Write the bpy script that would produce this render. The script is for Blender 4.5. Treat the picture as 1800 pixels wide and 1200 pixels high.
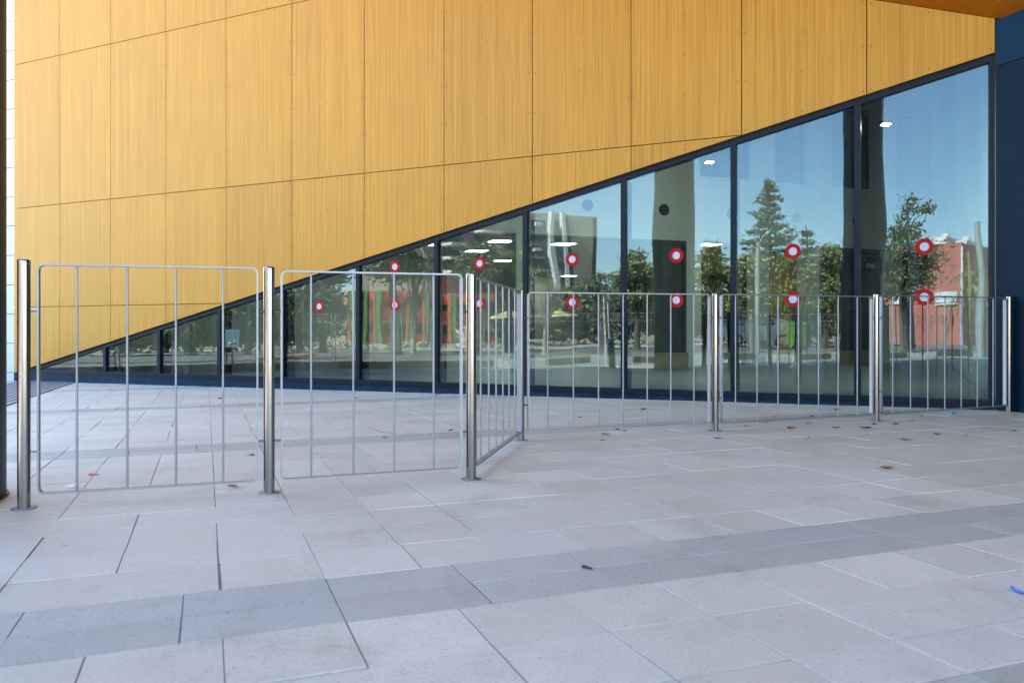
import bpy, math, random
from mathutils import Matrix, Vector
random.seed(11)
sc = bpy.context.scene
for o in list(bpy.data.objects):
    bpy.data.objects.remove(o)
C = sc.collection

# ------------------------------------------------------------------ camera, sky, sun, exposure
FPX, HOR = 1431.0, 579.5                     # focal length and horizon in pixels of the 1800 px wide photograph
cd = bpy.data.cameras.new('camera'); cam = bpy.data.objects.new('camera', cd); C.objects.link(cam)
cam.location = (0, 0, 0.8); cam.rotation_euler = (math.radians(90), 0, 0)
cd.sensor_width = 36; cd.lens = FPX / 1800 * 36; cd.shift_y = -20.5 / 1800
cd.clip_start = 0.05; cd.clip_end = 4000
cd.dof.use_dof = True; cd.dof.focus_distance = 7.0; cd.dof.aperture_fstop = 4.5
sc.camera = cam
w = bpy.data.worlds.new('World'); sc.world = w; w.use_nodes = True
wn = w.node_tree.nodes; wl = w.node_tree.links
sky = wn.new('ShaderNodeTexSky'); sky.sky_type = 'NISHITA'; sky.sun_disc = False
SUN_EL = math.radians(50); SUN_AZ = math.radians(-3)      # sun stands behind the building
sky.sun_elevation = SUN_EL; sky.sun_rotation = SUN_AZ
sky.air_density = 1.0; sky.dust_density = 0.7; sky.ozone_density = 1.5; sky.altitude = 300
wl.new(sky.outputs[0], wn['Background'].inputs[0]); wn['Background'].inputs[1].default_value = 0.115
ld = bpy.data.lights.new('sun', 'SUN'); ld.energy = 5.0; ld.angle = math.radians(0.5); ld.color = (1, 0.94, 0.86)
sun = bpy.data.objects.new('sun', ld); C.objects.link(sun)
to_sun = Vector((math.sin(SUN_AZ) * math.cos(SUN_EL), math.cos(SUN_AZ) * math.cos(SUN_EL), math.sin(SUN_EL)))
sun.rotation_euler = to_sun.to_track_quat('Z', 'Y').to_euler()
sc.view_settings.view_transform = 'Standard'; sc.view_settings.look = 'None'
sc.view_settings.exposure = 3.55; sc.view_settings.gamma = 1.0
sc.render.engine = 'CYCLES'
sc.cycles.use_denoising = True
sc.cycles.max_bounces = 10; sc.cycles.transparent_max_bounces = 24; sc.cycles.diffuse_bounces = 5
sc.cycles.sample_clamp_indirect = 8

# ------------------------------------------------------------------ frames of the place
gc = (0.76386, -0.00641421, 0.00580795)
def gz(X, Y): return 0.8 - (gc[0] + gc[1] * X + gc[2] * Y)        # height of the gently sloping ground
TH = math.radians(20.6)
U = Vector((math.cos(TH), math.sin(TH))); V = Vector((-math.sin(TH), math.cos(TH)))   # paving grid
def uv(u, v): return U * u + V * v
A0 = Vector((-8.80, 14.39)); FA = Vector((0.9012, -0.4335)); FN = Vector((0.4335, 0.9012))
FANG = math.atan2(-0.4335, 0.9012)
CST = A0.dot(FN)
S_END = 14.97
B0 = A0 + FA * S_END
def G(px, py):                                 # a pixel of the ground -> its point
    dx = (px - 900) / FPX; dy = (py - HOR) / FPX
    Z = gc[0] / (dy - gc[1] * dx - gc[2]); return Vector((Z * dx, Z))
def mirror(P): return P - FN * (2 * (P.dot(FN) - CST))
def VR(px, Z): return mirror(Vector(((px - 900) / FPX * Z, Z)))   # where a thing seen mirrored in the glass really stands
def VH(py, Z): return (HOR - py) / FPX * Z + 0.8

# ------------------------------------------------------------------ mesh helpers
class MB:
    def __init__(s): s.v = []; s.f = []; s.m = []; s.mi = 0
    def quad(s, *p):
        k = len(s.v); s.v += [tuple(q) for q in p]; s.f.append(tuple(range(k, k + len(p)))); s.m.append(s.mi)
    def hexa(s, b, t):
        k = len(s.v); n = len(b); s.v += [tuple(q) for q in b] + [tuple(q) for q in t]
        s.f.append(tuple(range(k + n - 1, k - 1, -1))); s.f.append(tuple(range(k + n, k + 2 * n)))
        for i in range(n):
            j = (i + 1) % n; s.f.append((k + i, k + j, k + n + j, k + n + i))
        s.m += [s.mi] * (n + 2)
    def box(s, x0, x1, y0, y1, z0, z1):
        s.hexa([(x0, y0, z0), (x1, y0, z0), (x1, y1, z0), (x0, y1, z0)], [(x0, y0, z1), (x1, y0, z1), (x1, y1, z1), (x0, y1, z1)])
    def slab(s, poly, y0, y1):                  # convex polygon of (x,z) extruded along y
        s.hexa([(x, y1, z) for x, z in poly], [(x, y0, z) for x, z in poly])
    def bslab(s, poly, y0, y1, b):              # the same with a small chamfer round the front
        n = len(poly); cx = sum(p[0] for p in poly) / n; cz = sum(p[1] for p in poly) / n
        ins = []
        for x, z in poly:
            dx, dz = cx - x, cz - z; l = max(1e-6, math.hypot(dx, dz)); ins.append((x + dx / l * b * 1.4, z + dz / l * b * 1.4))
        k = len(s.v)
        s.v += [(x, y1, z) for x, z in poly] + [(x, y0 + b, z) for x, z in poly] + [(x, y0, z) for x, z in ins]
        s.f.append(tuple(range(k, k + n))); s.f.append(tuple(range(k + 3 * n - 1, k + 2 * n - 1, -1))); s.m += [s.mi] * 2
        for r in (0, 1):
            for i in range(n):
                j = (i + 1) % n; a = k + r * n
                s.f.append((a + j, a + i, a + n + i, a + n + j)); s.m.append(s.mi)
    def tube(s, pts, rad, n=8, caps=True):
        pts = [Vector(p) for p in pts]; rr = rad if isinstance(rad, (list, tuple)) else [rad] * len(pts)
        k = len(s.v); L = len(pts); ref = None
        for i, p in enumerate(pts):
            d = (pts[min(i + 1, L - 1)] - pts[max(i - 1, 0)]).normalized()
            if ref is None: ref = Vector((1, 0, 0)) if abs(d.x) < 0.8 else Vector((0, 1, 0))
            a = (ref - d * ref.dot(d)).normalized(); b = d.cross(a); ref = a
            for j in range(n):
                t = 2 * math.pi * j / n; q = p + (a * math.cos(t) + b * math.sin(t)) * rr[i]; s.v.append(tuple(q))
        for i in range(L - 1):
            for j in range(n):
                jj = (j + 1) % n; s.f.append((k + i * n + j, k + i * n + jj, k + (i + 1) * n + jj, k + (i + 1) * n + j)); s.m.append(s.mi)
        if caps:
            s.f.append(tuple(range(k + n - 1, k - 1, -1))); s.f.append(tuple(range(k + (L - 1) * n, k + L * n))); s.m += [s.mi] * 2
    def lathe(s, cx, cy, prof, n=24):           # profile of (radius, z)
        k = len(s.v)
        for r, z in prof:
            for j in range(n):
                t = 2 * math.pi * j / n; s.v.append((cx + r * math.cos(t), cy + r * math.sin(t), z))
        for i in range(len(prof) - 1):
            for j in range(n):
                jj = (j + 1) % n; s.f.append((k + i * n + j, k + i * n + jj, k + (i + 1) * n + jj, k + (i + 1) * n + j)); s.m.append(s.mi)
        s.f.append(tuple(range(k + n - 1, k - 1, -1))); s.f.append(tuple(range(k + (len(prof) - 1) * n, k + len(prof) * n))); s.m += [s.mi] * 2
    def disc(s, cx, y, cz, r0, r1, n=28):       # a ring facing -y
        k = len(s.v)
        for r in (r0, r1):
            for j in range(n):
                t = 2 * math.pi * j / n; s.v.append((cx + r * math.cos(t), y, cz + r * math.sin(t)))
        for j in range(n):
            jj = (j + 1) % n; s.f.append((k + j, k + jj, k + n + jj, k + n + j)); s.m.append(s.mi)
    def mesh(s, name, mats, smooth=False):
        me = bpy.data.meshes.new(name); me.from_pydata(s.v, [], s.f)
        for m in (mats if isinstance(mats, (list, tuple)) else [mats]): me.materials.append(m)
        me.polygons.foreach_set('material_index', s.m)
        if smooth:
            me.polygons.foreach_set('use_smooth', [True] * len(me.polygons))
            try: me.set_sharp_from_angle(angle=math.radians(40))
            except Exception: pass
        me.update(); return me
    def build(s, name, mats, parent=None, smooth=False, kind=None):
        return link(name, s.mesh(name, mats, smooth), parent, kind)
def link(name, data, parent=None, kind=None):
    o = bpy.data.objects.new(name, data); C.objects.link(o)
    if parent is not None: o.parent = parent
    if kind: o['kind'] = kind
    return o
def thing(name, label, cat, loc=(0, 0, 0), rz=0.0, group=None):
    o = bpy.data.objects.new(name, None); C.objects.link(o); o.location = loc; o.rotation_euler = (0, 0, rz); o.empty_display_size = 0.2
    return tag(o, label, cat, group)
def tag(o, label, cat, group=None):
    o['label'] = label; o['category'] = cat
    if group: o['group'] = group
    return o
def box(name, mat, parent, *a, **k):
    m = MB(); m.box(*a); return m.build(name, mat, parent, **k)
def clip(poly, fn):                             # keep the part of a convex polygon where fn >= 0
    out = []
    for i, p in enumerate(poly):
        q = poly[(i + 1) % len(poly)]; a, b = fn(p), fn(q)
        if a >= 0: out.append(p)
        if (a >= 0) != (b >= 0):
            t = a / (a - b); out.append((p[0] + (q[0] - p[0]) * t, p[1] + (q[1] - p[1]) * t))
    return out

# ------------------------------------------------------------------ materials
def mat(name, col, rough=0.5, metal=0.0, spec=0.5, **kw):
    m = bpy.data.materials.new(name); m.use_nodes = True
    b = m.node_tree.nodes['Principled BSDF']
    b.inputs['Base Color'].default_value = (*col, 1); b.inputs['Roughness'].default_value = rough
    b.inputs['Metallic'].default_value = metal; b.inputs['Specular IOR Level'].default_value = spec
    return m
def N(m, t, **k):
    n = m.node_tree.nodes.new(t)
    for a, b in k.items(): setattr(n, a, b)
    return n
def L(m, a, b): m.node_tree.links.new(a, b)
def ramp(m, fac, stops):
    r = N(m, 'ShaderNodeValToRGB'); e = r.color_ramp.elements
    while len(e) < len(stops): e.new(0.5)
    for i, (p, c) in enumerate(stops): e[i].position = p; e[i].color = (*c, 1)
    L(m, fac, r.inputs[0]); return r.outputs[0]
def math_(m, op, a, b=None):
    n = N(m, 'ShaderNodeMath', operation=op)
    for i, x in enumerate((a, b)):
        if x is None: continue
        if isinstance(x, (int, float)): n.inputs[i].default_value = x
        else: L(m, x, n.inputs[i])
    return n.outputs[0]
def noise(m, scale, detail=3, rough=0.55, vec=None, stretch=None, offset=None):
    if vec is None: vec = N(m, 'ShaderNodeTexCoord').outputs['Object']
    mp = N(m, 'ShaderNodeMapping'); L(m, vec, mp.inputs[0])
    if stretch: mp.inputs['Scale'].default_value = stretch
    if offset is not None: L(m, offset, mp.inputs['Location'])
    n = N(m, 'ShaderNodeTexNoise'); n.inputs['Scale'].default_value = scale; n.inputs['Detail'].default_value = detail; n.inputs['Roughness'].default_value = rough
    L(m, mp.outputs[0], n.inputs['Vector']); return n.outputs['Fac']
def bsdf(m): return m.node_tree.nodes['Principled BSDF']
def mix(m, fac, a, b, blend='MIX'):
    n = N(m, 'ShaderNodeMix', data_type='RGBA', blend_type=blend)
    for i, x in ((0, fac), (6, a), (7, b)):
        if isinstance(x, (int, float)): n.inputs[i].default_value = x
        elif isinstance(x, tuple): n.inputs[i].default_value = (*x, 1)
        else: L(m, x, n.inputs[i])
    return n.outputs[2]
def bump(m, h, dist, strength=1.0):
    b = N(m, 'ShaderNodeBump'); b.inputs['Distance'].default_value = dist; b.inputs['Strength'].default_value = strength
    L(m, h, b.inputs['Height']); L(m, b.outputs[0], bsdf(m).inputs['Normal'])
def worn(name, col, var=0.12, rough=0.6, scale=6, metal=0.0, spec=0.5, bmp=0.0):
    m = mat(name, col, rough, metal, spec)
    f = noise(m, scale, 5)
    lo = tuple(c * (1 - var) for c in col); hi = tuple(min(1, c * (1 + var)) for c in col)
    L(m, ramp(m, f, [(0.3, lo), (0.7, hi)]), bsdf(m).inputs['Base Color'])
    if bmp: bump(m, f, bmp)
    return m

def wood_material(name, dark, light, streak, ax=0):
    m = mat(name, light, 0.45, 0, 0.26)
    tc = N(m, 'ShaderNodeTexCoord').outputs['Object']
    rnd = N(m, 'ShaderNodeObjectInfo').outputs['Random']
    cmb = N(m, 'ShaderNodeCombineXYZ')
    L(m, math_(m, 'MULTIPLY', rnd, 37.0), cmb.inputs[0]); L(m, math_(m, 'MULTIPLY', rnd, 61.0), cmb.inputs[2])
    st = [1, 1, 0.008]
    if ax == 1: st = [1, 0.01, 1]
    s1 = noise(m, 34, 4, 0.65, tc, st, cmb.outputs[0])
    st2 = [c for c in st]; st2[2 if ax == 0 else 1] = 0.012
    s2 = noise(m, 95, 2, 0.5, tc, st2, cmb.outputs[0])
    s3 = noise(m, 1.7, 2, 0.5, tc, None, cmb.outputs[0])
    f = math_(m, 'ADD', math_(m, 'MULTIPLY', s1, 0.60), math_(m, 'MULTIPLY', s2, 0.40))
    c = ramp(m, f, [(0.33, streak), (0.45, dark), (0.56, light), (0.68, tuple(min(1, x * 1.16) for x in light))])
    hs = N(m, 'ShaderNodeHueSaturation'); L(m, c, hs.inputs['Color'])
    L(m, math_(m, 'ADD', math_(m, 'MULTIPLY', rnd, 0.10), math_(m, 'ADD', math_(m, 'MULTIPLY', s3, 0.14), 0.90)), hs.inputs['Value'])
    sc_ = noise(m, 1.6, 6, 0.75, tc, None, cmb.outputs[0])
    scuff = mix(m, ramp(m, sc_, [(0.64, (0.0,) * 3), (0.80, (0.22,) * 3)]), hs.outputs[0], (0.62, 0.50, 0.33))
    L(m, scuff, bsdf(m).inputs['Base Color'])
    bump(m, f, 0.0006, 0.5)
    L(m, math_(m, 'ADD', math_(m, 'MULTIPLY', s2, 0.2), 0.34), bsdf(m).inputs['Roughness'])
    return m
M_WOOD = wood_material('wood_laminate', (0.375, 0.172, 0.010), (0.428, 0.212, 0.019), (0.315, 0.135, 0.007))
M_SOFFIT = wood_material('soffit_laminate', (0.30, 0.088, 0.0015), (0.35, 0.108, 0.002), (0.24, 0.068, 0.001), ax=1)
M_EDGE = worn('panel_edge', (0.16, 0.085, 0.03), 0.2, 0.7)
M_VOID = mat('dark_cavity', (0.02, 0.017, 0.014), 0.9)
M_RIVET = mat('rivet_head', (0.13, 0.075, 0.02), 0.5, 0.0, 0.3)
M_FRAME = worn('blue_grey_aluminium', (0.0018, 0.0058, 0.0135), 0.22, 0.42, 5, 0.0, 0.16)
M_PLINTH = worn('blue_plinth_metal', (0.0035, 0.0165, 0.038), 0.38, 0.5, 7, 0.0, 0.12)
M_DARKWALL = worn('dark_blue_cladding', (0.0010, 0.0105, 0.022), 0.12, 0.42, 2, 0.0, 0.07)
M_DARKWALL_SHEEN = worn('dark_blue_cladding_painted_sheen', (0.0014, 0.020, 0.044), 0.12, 0.42, 2, 0.0, 0.07)  # same paint as the lower panels, with the upper panels' brighter reflection put into the colour
M_COLUMN = worn('black_blue_column_paint', (0.004, 0.007, 0.014), 0.15, 0.45, 2, 0, 0.3)
M_WHITEWALL = worn('white_cladding', (0.43, 0.44, 0.455), 0.04, 0.5, 2)

def tile_material(name, base, var, speck):
    m = mat(name, base, 0.62, 0, 0.4)
    tc = N(m, 'ShaderNodeNewGeometry'); pos = tc.outputs['Position']
    rnd = math_(m, 'FRACT', math_(m, 'ADD', N(m, 'ShaderNodeObjectInfo').outputs['Random'], tc.outputs['Random Per Island']))
    fine = noise(m, 105, 3, 0.75, pos); mid = noise(m, 9, 4, 0.6, pos); big = noise(m, 0.9, 3, 0.5, pos)
    c0 = ramp(m, rnd, [(0.0, tuple(b * (1 - var) for b in base)), (0.45, base), (0.75, (base[0] * 0.97, base[1] * 0.99, base[2] * 1.03)), (1.0, tuple(b * (1 + var) for b in base))])
    c1 = mix(m, 1.0, c0, ramp(m, fine, [(0.30, (speck,) * 3), (0.42, (0.96,) * 3), (0.60, (1.0,) * 3), (0.78, (1.07,) * 3)]), 'MULTIPLY')
    c2 = mix(m, 1.0, c1, ramp(m, mid, [(0.28, (0.93, 0.925, 0.92)), (0.6, (1.0,) * 3), (0.8, (1.03,) * 3)]), 'MULTIPLY')
    c3 = mix(m, 1.0, c2, ramp(m, big, [(0.30, (0.92, 0.915, 0.905)), (0.58, (1.0,) * 3)]), 'MULTIPLY')
    vo = N(m, 'ShaderNodeTexVoronoi'); vo.inputs['Scale'].default_value = 2.6; L(m, pos, vo.inputs['Vector'])
    c4 = mix(m, 1.0, c3, ramp(m, vo.outputs['Distance'], [(0.022, (0.72, 0.70, 0.68)), (0.034, (1.0,) * 3)]), 'MULTIPLY')
    st = noise(m, 2.3, 6, 0.72, pos)
    c5 = mix(m, 1.0, c4, ramp(m, st, [(0.30, (0.83, 0.815, 0.79)), (0.45, (1.0,) * 3), (0.66, (1.0,) * 3), (0.76, (1.07, 1.07, 1.08))]), 'MULTIPLY')
    L(m, c5, bsdf(m).inputs['Base Color'])
    bump(m, fine, 0.0008, 0.6)
    L(m, math_(m, 'ADD', math_(m, 'MULTIPLY', mid, 0.25), 0.48), bsdf(m).inputs['Roughness'])
    return m
M_TILE = tile_material('beige_concrete_tile', (0.550, 0.512, 0.408), 0.085, 0.50)
M_BAND = tile_material('grey_concrete_tile', (0.395, 0.390, 0.325), 0.09, 0.45)
M_JOINT = worn('joint_sand', (0.19, 0.172, 0.15), 0.3, 0.9, 40)

def brushed(name, col, rough):
    m = mat(name, col, rough, 1.0)
    f = noise(m, 30, 3, 0.6, None, (1, 1, 0.08)); g = noise(m, 5, 3)
    L(m, math_(m, 'ADD', math_(m, 'MULTIPLY', f, 0.10), rough - 0.05), bsdf(m).inputs['Roughness'])
    L(m, ramp(m, g, [(0.3, tuple(c * 0.9 for c in col)), (0.7, col)]), bsdf(m).inputs['Base Color'])
    bump(m, f, 0.0003, 0.4)
    return m
M_STEEL = brushed('brushed_stainless_steel', (0.29, 0.278, 0.262), 0.21)
M_GALV = brushed('dull_steel_bar', (0.27, 0.27, 0.27), 0.46); bsdf(M_GALV).inputs['Metallic'].default_value = 0.75

def glass_material():
    m = bpy.data.materials.new('coated_facade_glass'); m.use_nodes = True
    nt = m.node_tree; nt.nodes.remove(nt.nodes['Principled BSDF'])
    out = nt.nodes['Material Output']
    lw = N(m, 'ShaderNodeLayerWeight'); lw.inputs['Blend'].default_value = 0.5
    p5 = math_(m, 'POWER', lw.outputs['Facing'], 5.0)
    R = math_(m, 'ADD', math_(m, 'MULTIPLY', p5, 0.85), GLASS_R)
    tr = N(m, 'ShaderNodeBsdfTransparent'); tr.inputs[0].default_value = (0.68, 0.77, 0.73, 1)
    gl = N(m, 'ShaderNodeBsdfGlossy'); gl.inputs['Roughness'].default_value = 0.0; gl.inputs['Color'].default_value = (0.74, 0.91, 1.0, 1)
    rnd = N(m, 'ShaderNodeObjectInfo').outputs['Random']
    cmb = N(m, 'ShaderNodeCombineXYZ'); L(m, math_(m, 'MULTIPLY', rnd, 50.0), cmb.inputs[0]); L(m, math_(m, 'MULTIPLY', rnd, 23.0), cmb.inputs[2])
    h1 = noise(m, 1.3, 1, 0.4, None, (1.0, 1.0, 0.55), cmb.outputs[0])
    h2 = noise(m, 5.5, 0, 0.4, None, (1.0, 1.0, 0.12), cmb.outputs[0])
    h = math_(m, 'ADD', h1, math_(m, 'MULTIPLY', h2, 0.07))
    b = N(m, 'ShaderNodeBump'); b.inputs['Distance'].default_value = 0.0030; b.inputs['Strength'].default_value = 1.0
    L(m, h, b.inputs['Height']); L(m, b.outputs[0], gl.inputs['Normal'])
    mx = N(m, 'ShaderNodeMixShader'); L(m, R, mx.inputs[0]); L(m, tr.outputs[0], mx.inputs[1]); L(m, gl.outputs[0], mx.inputs[2])
    df = N(m, 'ShaderNodeBsdfDiffuse'); df.inputs[0].default_value = (0.55, 0.57, 0.58, 1)
    d1 = noise(m, 7.0, 4, 0.7, None, (1.0, 1.0, 0.018), cmb.outputs[0]); d2 = noise(m, 1.1, 3, 0.6, None, None, cmb.outputs[0])
    film = math_(m, 'MULTIPLY', ramp(m, d1, [(0.42, (0.0,) * 3), (0.66, (1.0,) * 3)]), math_(m, 'MULTIPLY', d2, 0.055))
    mx2 = N(m, 'ShaderNodeMixShader'); L(m, film, mx2.inputs[0]); L(m, mx.outputs[0], mx2.inputs[1]); L(m, df.outputs[0], mx2.inputs[2])
    L(m, mx2.outputs[0], out.inputs['Surface'])
    return m
GLASS_R = 0.046; SPOT_W = 15
M_GLASS = glass_material()
M_RED = mat('red_sticker_vinyl', (0.29, 0.004, 0.003), 0.7, 0, 0.2)
M_WHITE_STICKER = mat('white_sticker_vinyl', (0.36, 0.39, 0.45), 0.6)
def emit(name, col, s):
    m = bpy.data.materials.new(name); m.use_nodes = True
    b = bsdf(m); b.inputs['Base Color'].default_value = (*col, 1); b.inputs['Emission Color'].default_value = (*col, 1); b.inputs['Emission Strength'].default_value = s
    return m
M_LAMP = emit('lit_led_panel', (1.0, 0.97, 0.86), 2.6)
M_PLASTER = worn('grey_white_plaster', (0.52, 0.55, 0.53), 0.05, 0.8, 2)
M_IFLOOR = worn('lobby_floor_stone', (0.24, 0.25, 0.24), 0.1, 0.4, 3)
M_DARKGLASS = mat('dark_window_glass', (0.012, 0.014, 0.016), 0.12)
M_DOOR = worn('grey_green_door_paint', (0.055, 0.068, 0.064), 0.1, 0.45, 3)
M_TAN = worn('tan_stone_skirting', (0.30, 0.25, 0.17), 0.15, 0.7, 5)
M_YELLOW = worn('yellow_column_paint', (0.62, 0.40, 0.03), 0.1, 0.5, 3)
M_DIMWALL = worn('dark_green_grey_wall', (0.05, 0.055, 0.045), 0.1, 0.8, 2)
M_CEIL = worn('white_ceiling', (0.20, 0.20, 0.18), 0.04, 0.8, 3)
M_BLACK = mat('black_plastic', (0.012, 0.012, 0.013), 0.4)
M_PAPER = worn('white_paper', (0.75, 0.77, 0.78), 0.05, 0.8, 3)

# ------------------------------------------------------------------ ground
def sheet(name, pts, dz, m, kind='structure'):
    mb = MB(); mb.quad(*[(p.x, p.y, gz(p.x, p.y) + dz) for p in pts]); o = mb.build(name, m, None)
    if kind: o['kind'] = kind
    return o
def strip(name, u0, u1, v0, v1, dz, m): return sheet(name, [uv(u0, v0), uv(u1, v0), uv(u1, v1), uv(u0, v1)], dz, m)
M_EARTH = worn('dry_tan_earth', (0.33, 0.265, 0.19), 0.25, 0.95, 0.7)
M_ASPHALT = worn('sun_bleached_asphalt', (0.135, 0.13, 0.12), 0.2, 0.85, 1.5)
M_APRON = worn('grey_asphalt_apron', (0.22, 0.22, 0.22), 0.15, 0.8, 1.2)
strip('ground', -900, 900, -900, 900, -0.09, M_EARTH)
strip('road', -21.5, -9.2, -120, 120, -0.05, M_ASPHALT)
strip('apron', -5.45, -3.42, -60, 80, -0.03, M_APRON)

bed = strip('pavement', -3.42, 11.5, -7.0, 21, -0.0034, M_JOINT)
ROWS = []                                        # (v0, v1, is band)
def rows():
    P = 0.3155; top = [(1.135, 1.345, 1), (1.345, 1.555, 0), (1.555, 1.8725, 0), (1.8725, 2.19, 0), (2.19, 2.40, 1), (2.40, 2.61, 1)]
    out = list(top); v = 2.61
    for blk in range(5):
        for k in range(10): out.append((v, v + P, 0)); v += P
        for k in range(2): out.append((v, v + 0.21, 1)); v += 0.21
    v = 1.135
    for blk in range(2):
        for k in range(10): out.append((v - P, v, 0)); v -= P
        for k in range(2): out.append((v - 0.21, v, 1)); v -= 0.21
    return out
GP = 0.3113
tile_meshes = {}
def tile_mesh(du, dv, m, nm):
    key = (round(du, 3), round(dv, 3), nm)
    if key not in tile_meshes:
        mb = MB(); gap = 0.0022; a, b = du / 2 - gap, dv / 2 - gap; c = 0.0009; t = 0.0; d = -0.012
        P = lambda x, y, z: [(-x, -y, z), (x, -y, z), (x, y, z), (-x, y, z)]
        k = P(a, b, d) + P(a, b, t - c) + P(a - c, b - c, t)
        mb.v = k; mb.f = [(8, 9, 10, 11)] + [(r * 4 + i, r * 4 + (i + 1) % 4, r * 4 + 4 + (i + 1) % 4, r * 4 + 4 + i) for r in (0, 1) for i in range(4)]
        mb.m = [0] * len(mb.f); tile_meshes[key] = mb.mesh('paving_tile', m)
    return tile_meshes[key]
nrm = Vector((gc[1], gc[2], 1)).normalized()     # z = 0.8 - gc.(1,X,Y)
tiles = []
BUILD_CLEAR = 0.10
R = random.Random(5)
for v0, v1, band in rows():
    if band:
        cells = []; u = -0.061 - 0.4137 * 9
        while u < 11.3:
            cells.append((u, u + 0.4137)); u += 0.4137
    else:
        cells = []; k = -12
        while 0.04 + k * GP < 11.3:
            # the rows nearest the camera are laid as in the photograph, the others in a random bond
            n = 2 if R.random() < 0.24 else 1
            if abs(v0 - 2.61) < 0.01: n = 2 if k == -2 else 1
            if abs(v0 - 3.241) < 0.01 and k in (0,): n = 2
            if v0 < 2.2: n = 1 if R.random() < 0.9 else 2
            cells.append((0.04 + k * GP, 0.04 + (k + n) * GP)); k += n
    for u0, u1 in cells:
        cu, cv = (u0 + u1) / 2, (v0 + v1) / 2; p = uv(cu, cv)
        if p.dot(FN) > CST + 0.22: continue
        if cu < -3.4: continue
        tiles.append((cu, cv, u1 - u0, v1 - v0, band, p))
def in_view(p):
    if p.y < 1.2: return False
    px = 900 + FPX * p.x / p.y; py = HOR + FPX * (0.8 - gz(p.x, p.y)) / p.y
    return -60 < px < 1860 and py < 1260
vis = sorted([t for t in tiles if in_view(t[5])], key=lambda t: t[5].length)
near = set(id(t) for t in vis[:300])
far = MB()
for t in tiles:
    cu, cv, du, dv, band, p = t
    nm = 'b' if band else 't'; me = tile_mesh(du, dv, M_BAND if band else M_TILE, nm)
    tx = nrm.cross(Vector((-U.y, U.x, 0))) * -1
    x = (Vector((U.x, U.y, 0)) - nrm * nrm.dot(Vector((U.x, U.y, 0)))).normalized(); y = nrm.cross(x)
    rot = Matrix((x, y, nrm)).transposed() @ Matrix.Rotation(R.gauss(0, 0.0022), 3, 'X') @ Matrix.Rotation(R.gauss(0, 0.0022), 3, 'Y') @ Matrix.Rotation(R.gauss(0, 0.0018), 3, 'Z')
    mw = Matrix.Translation((p.x + R.gauss(0, 0.0012), p.y + R.gauss(0, 0.0012), gz(p.x, p.y) + R.gauss(0, 0.0007))) @ rot.to_4x4()
    if id(t) in near:
        o = bpy.data.objects.new('paving_tile', me); C.objects.link(o); o.parent = bed; o.matrix_basis = mw
    else:
        k = len(far.v)
        far.v += [tuple(mw @ q.co) for q in me.vertices]
        for f in me.polygons: far.f.append(tuple(i + k for i in f.vertices)); far.m.append(band)
far.build('distant_paving_tile', [M_TILE, M_BAND], bed, kind='stuff')

# drain grating by the left end of the facade
gr = thing('drain_grating', 'dark slatted drain grating in the paving at the left end of the glass facade', 'grating')
g0 = G(60, 673); ug = -2.62
mb = MB()
M_GRATE = worn('grey_grating_metal', (0.20, 0.21, 0.23), 0.15, 0.5, 5)
def gbox(name, u0, u1, v0, v1, z0, z1, m, parent):
    b = MB(); P = [uv(u0, v0), uv(u1, v0), uv(u1, v1), uv(u0, v1)]
    b.hexa([(p.x, p.y, gz(p.x, p.y) + z0) for p in P], [(p.x, p.y, gz(p.x, p.y) + z1) for p in P]); return b.build(name, m, parent)
GU0, GU1, GV0, GV1 = -3.1, -2.08, 8.5, 16.6
gbox('channel', GU0, GU1, GV0, GV1, -0.008, 0.003, M_VOID, gr)
for i in range(10):
    a = GU0 + 0.01 + i * (GU1 - GU0) / 10
    gbox('slat', a, a + 0.078, GV0, GV1, 0.002, 0.010, M_GRATE, gr)

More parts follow.
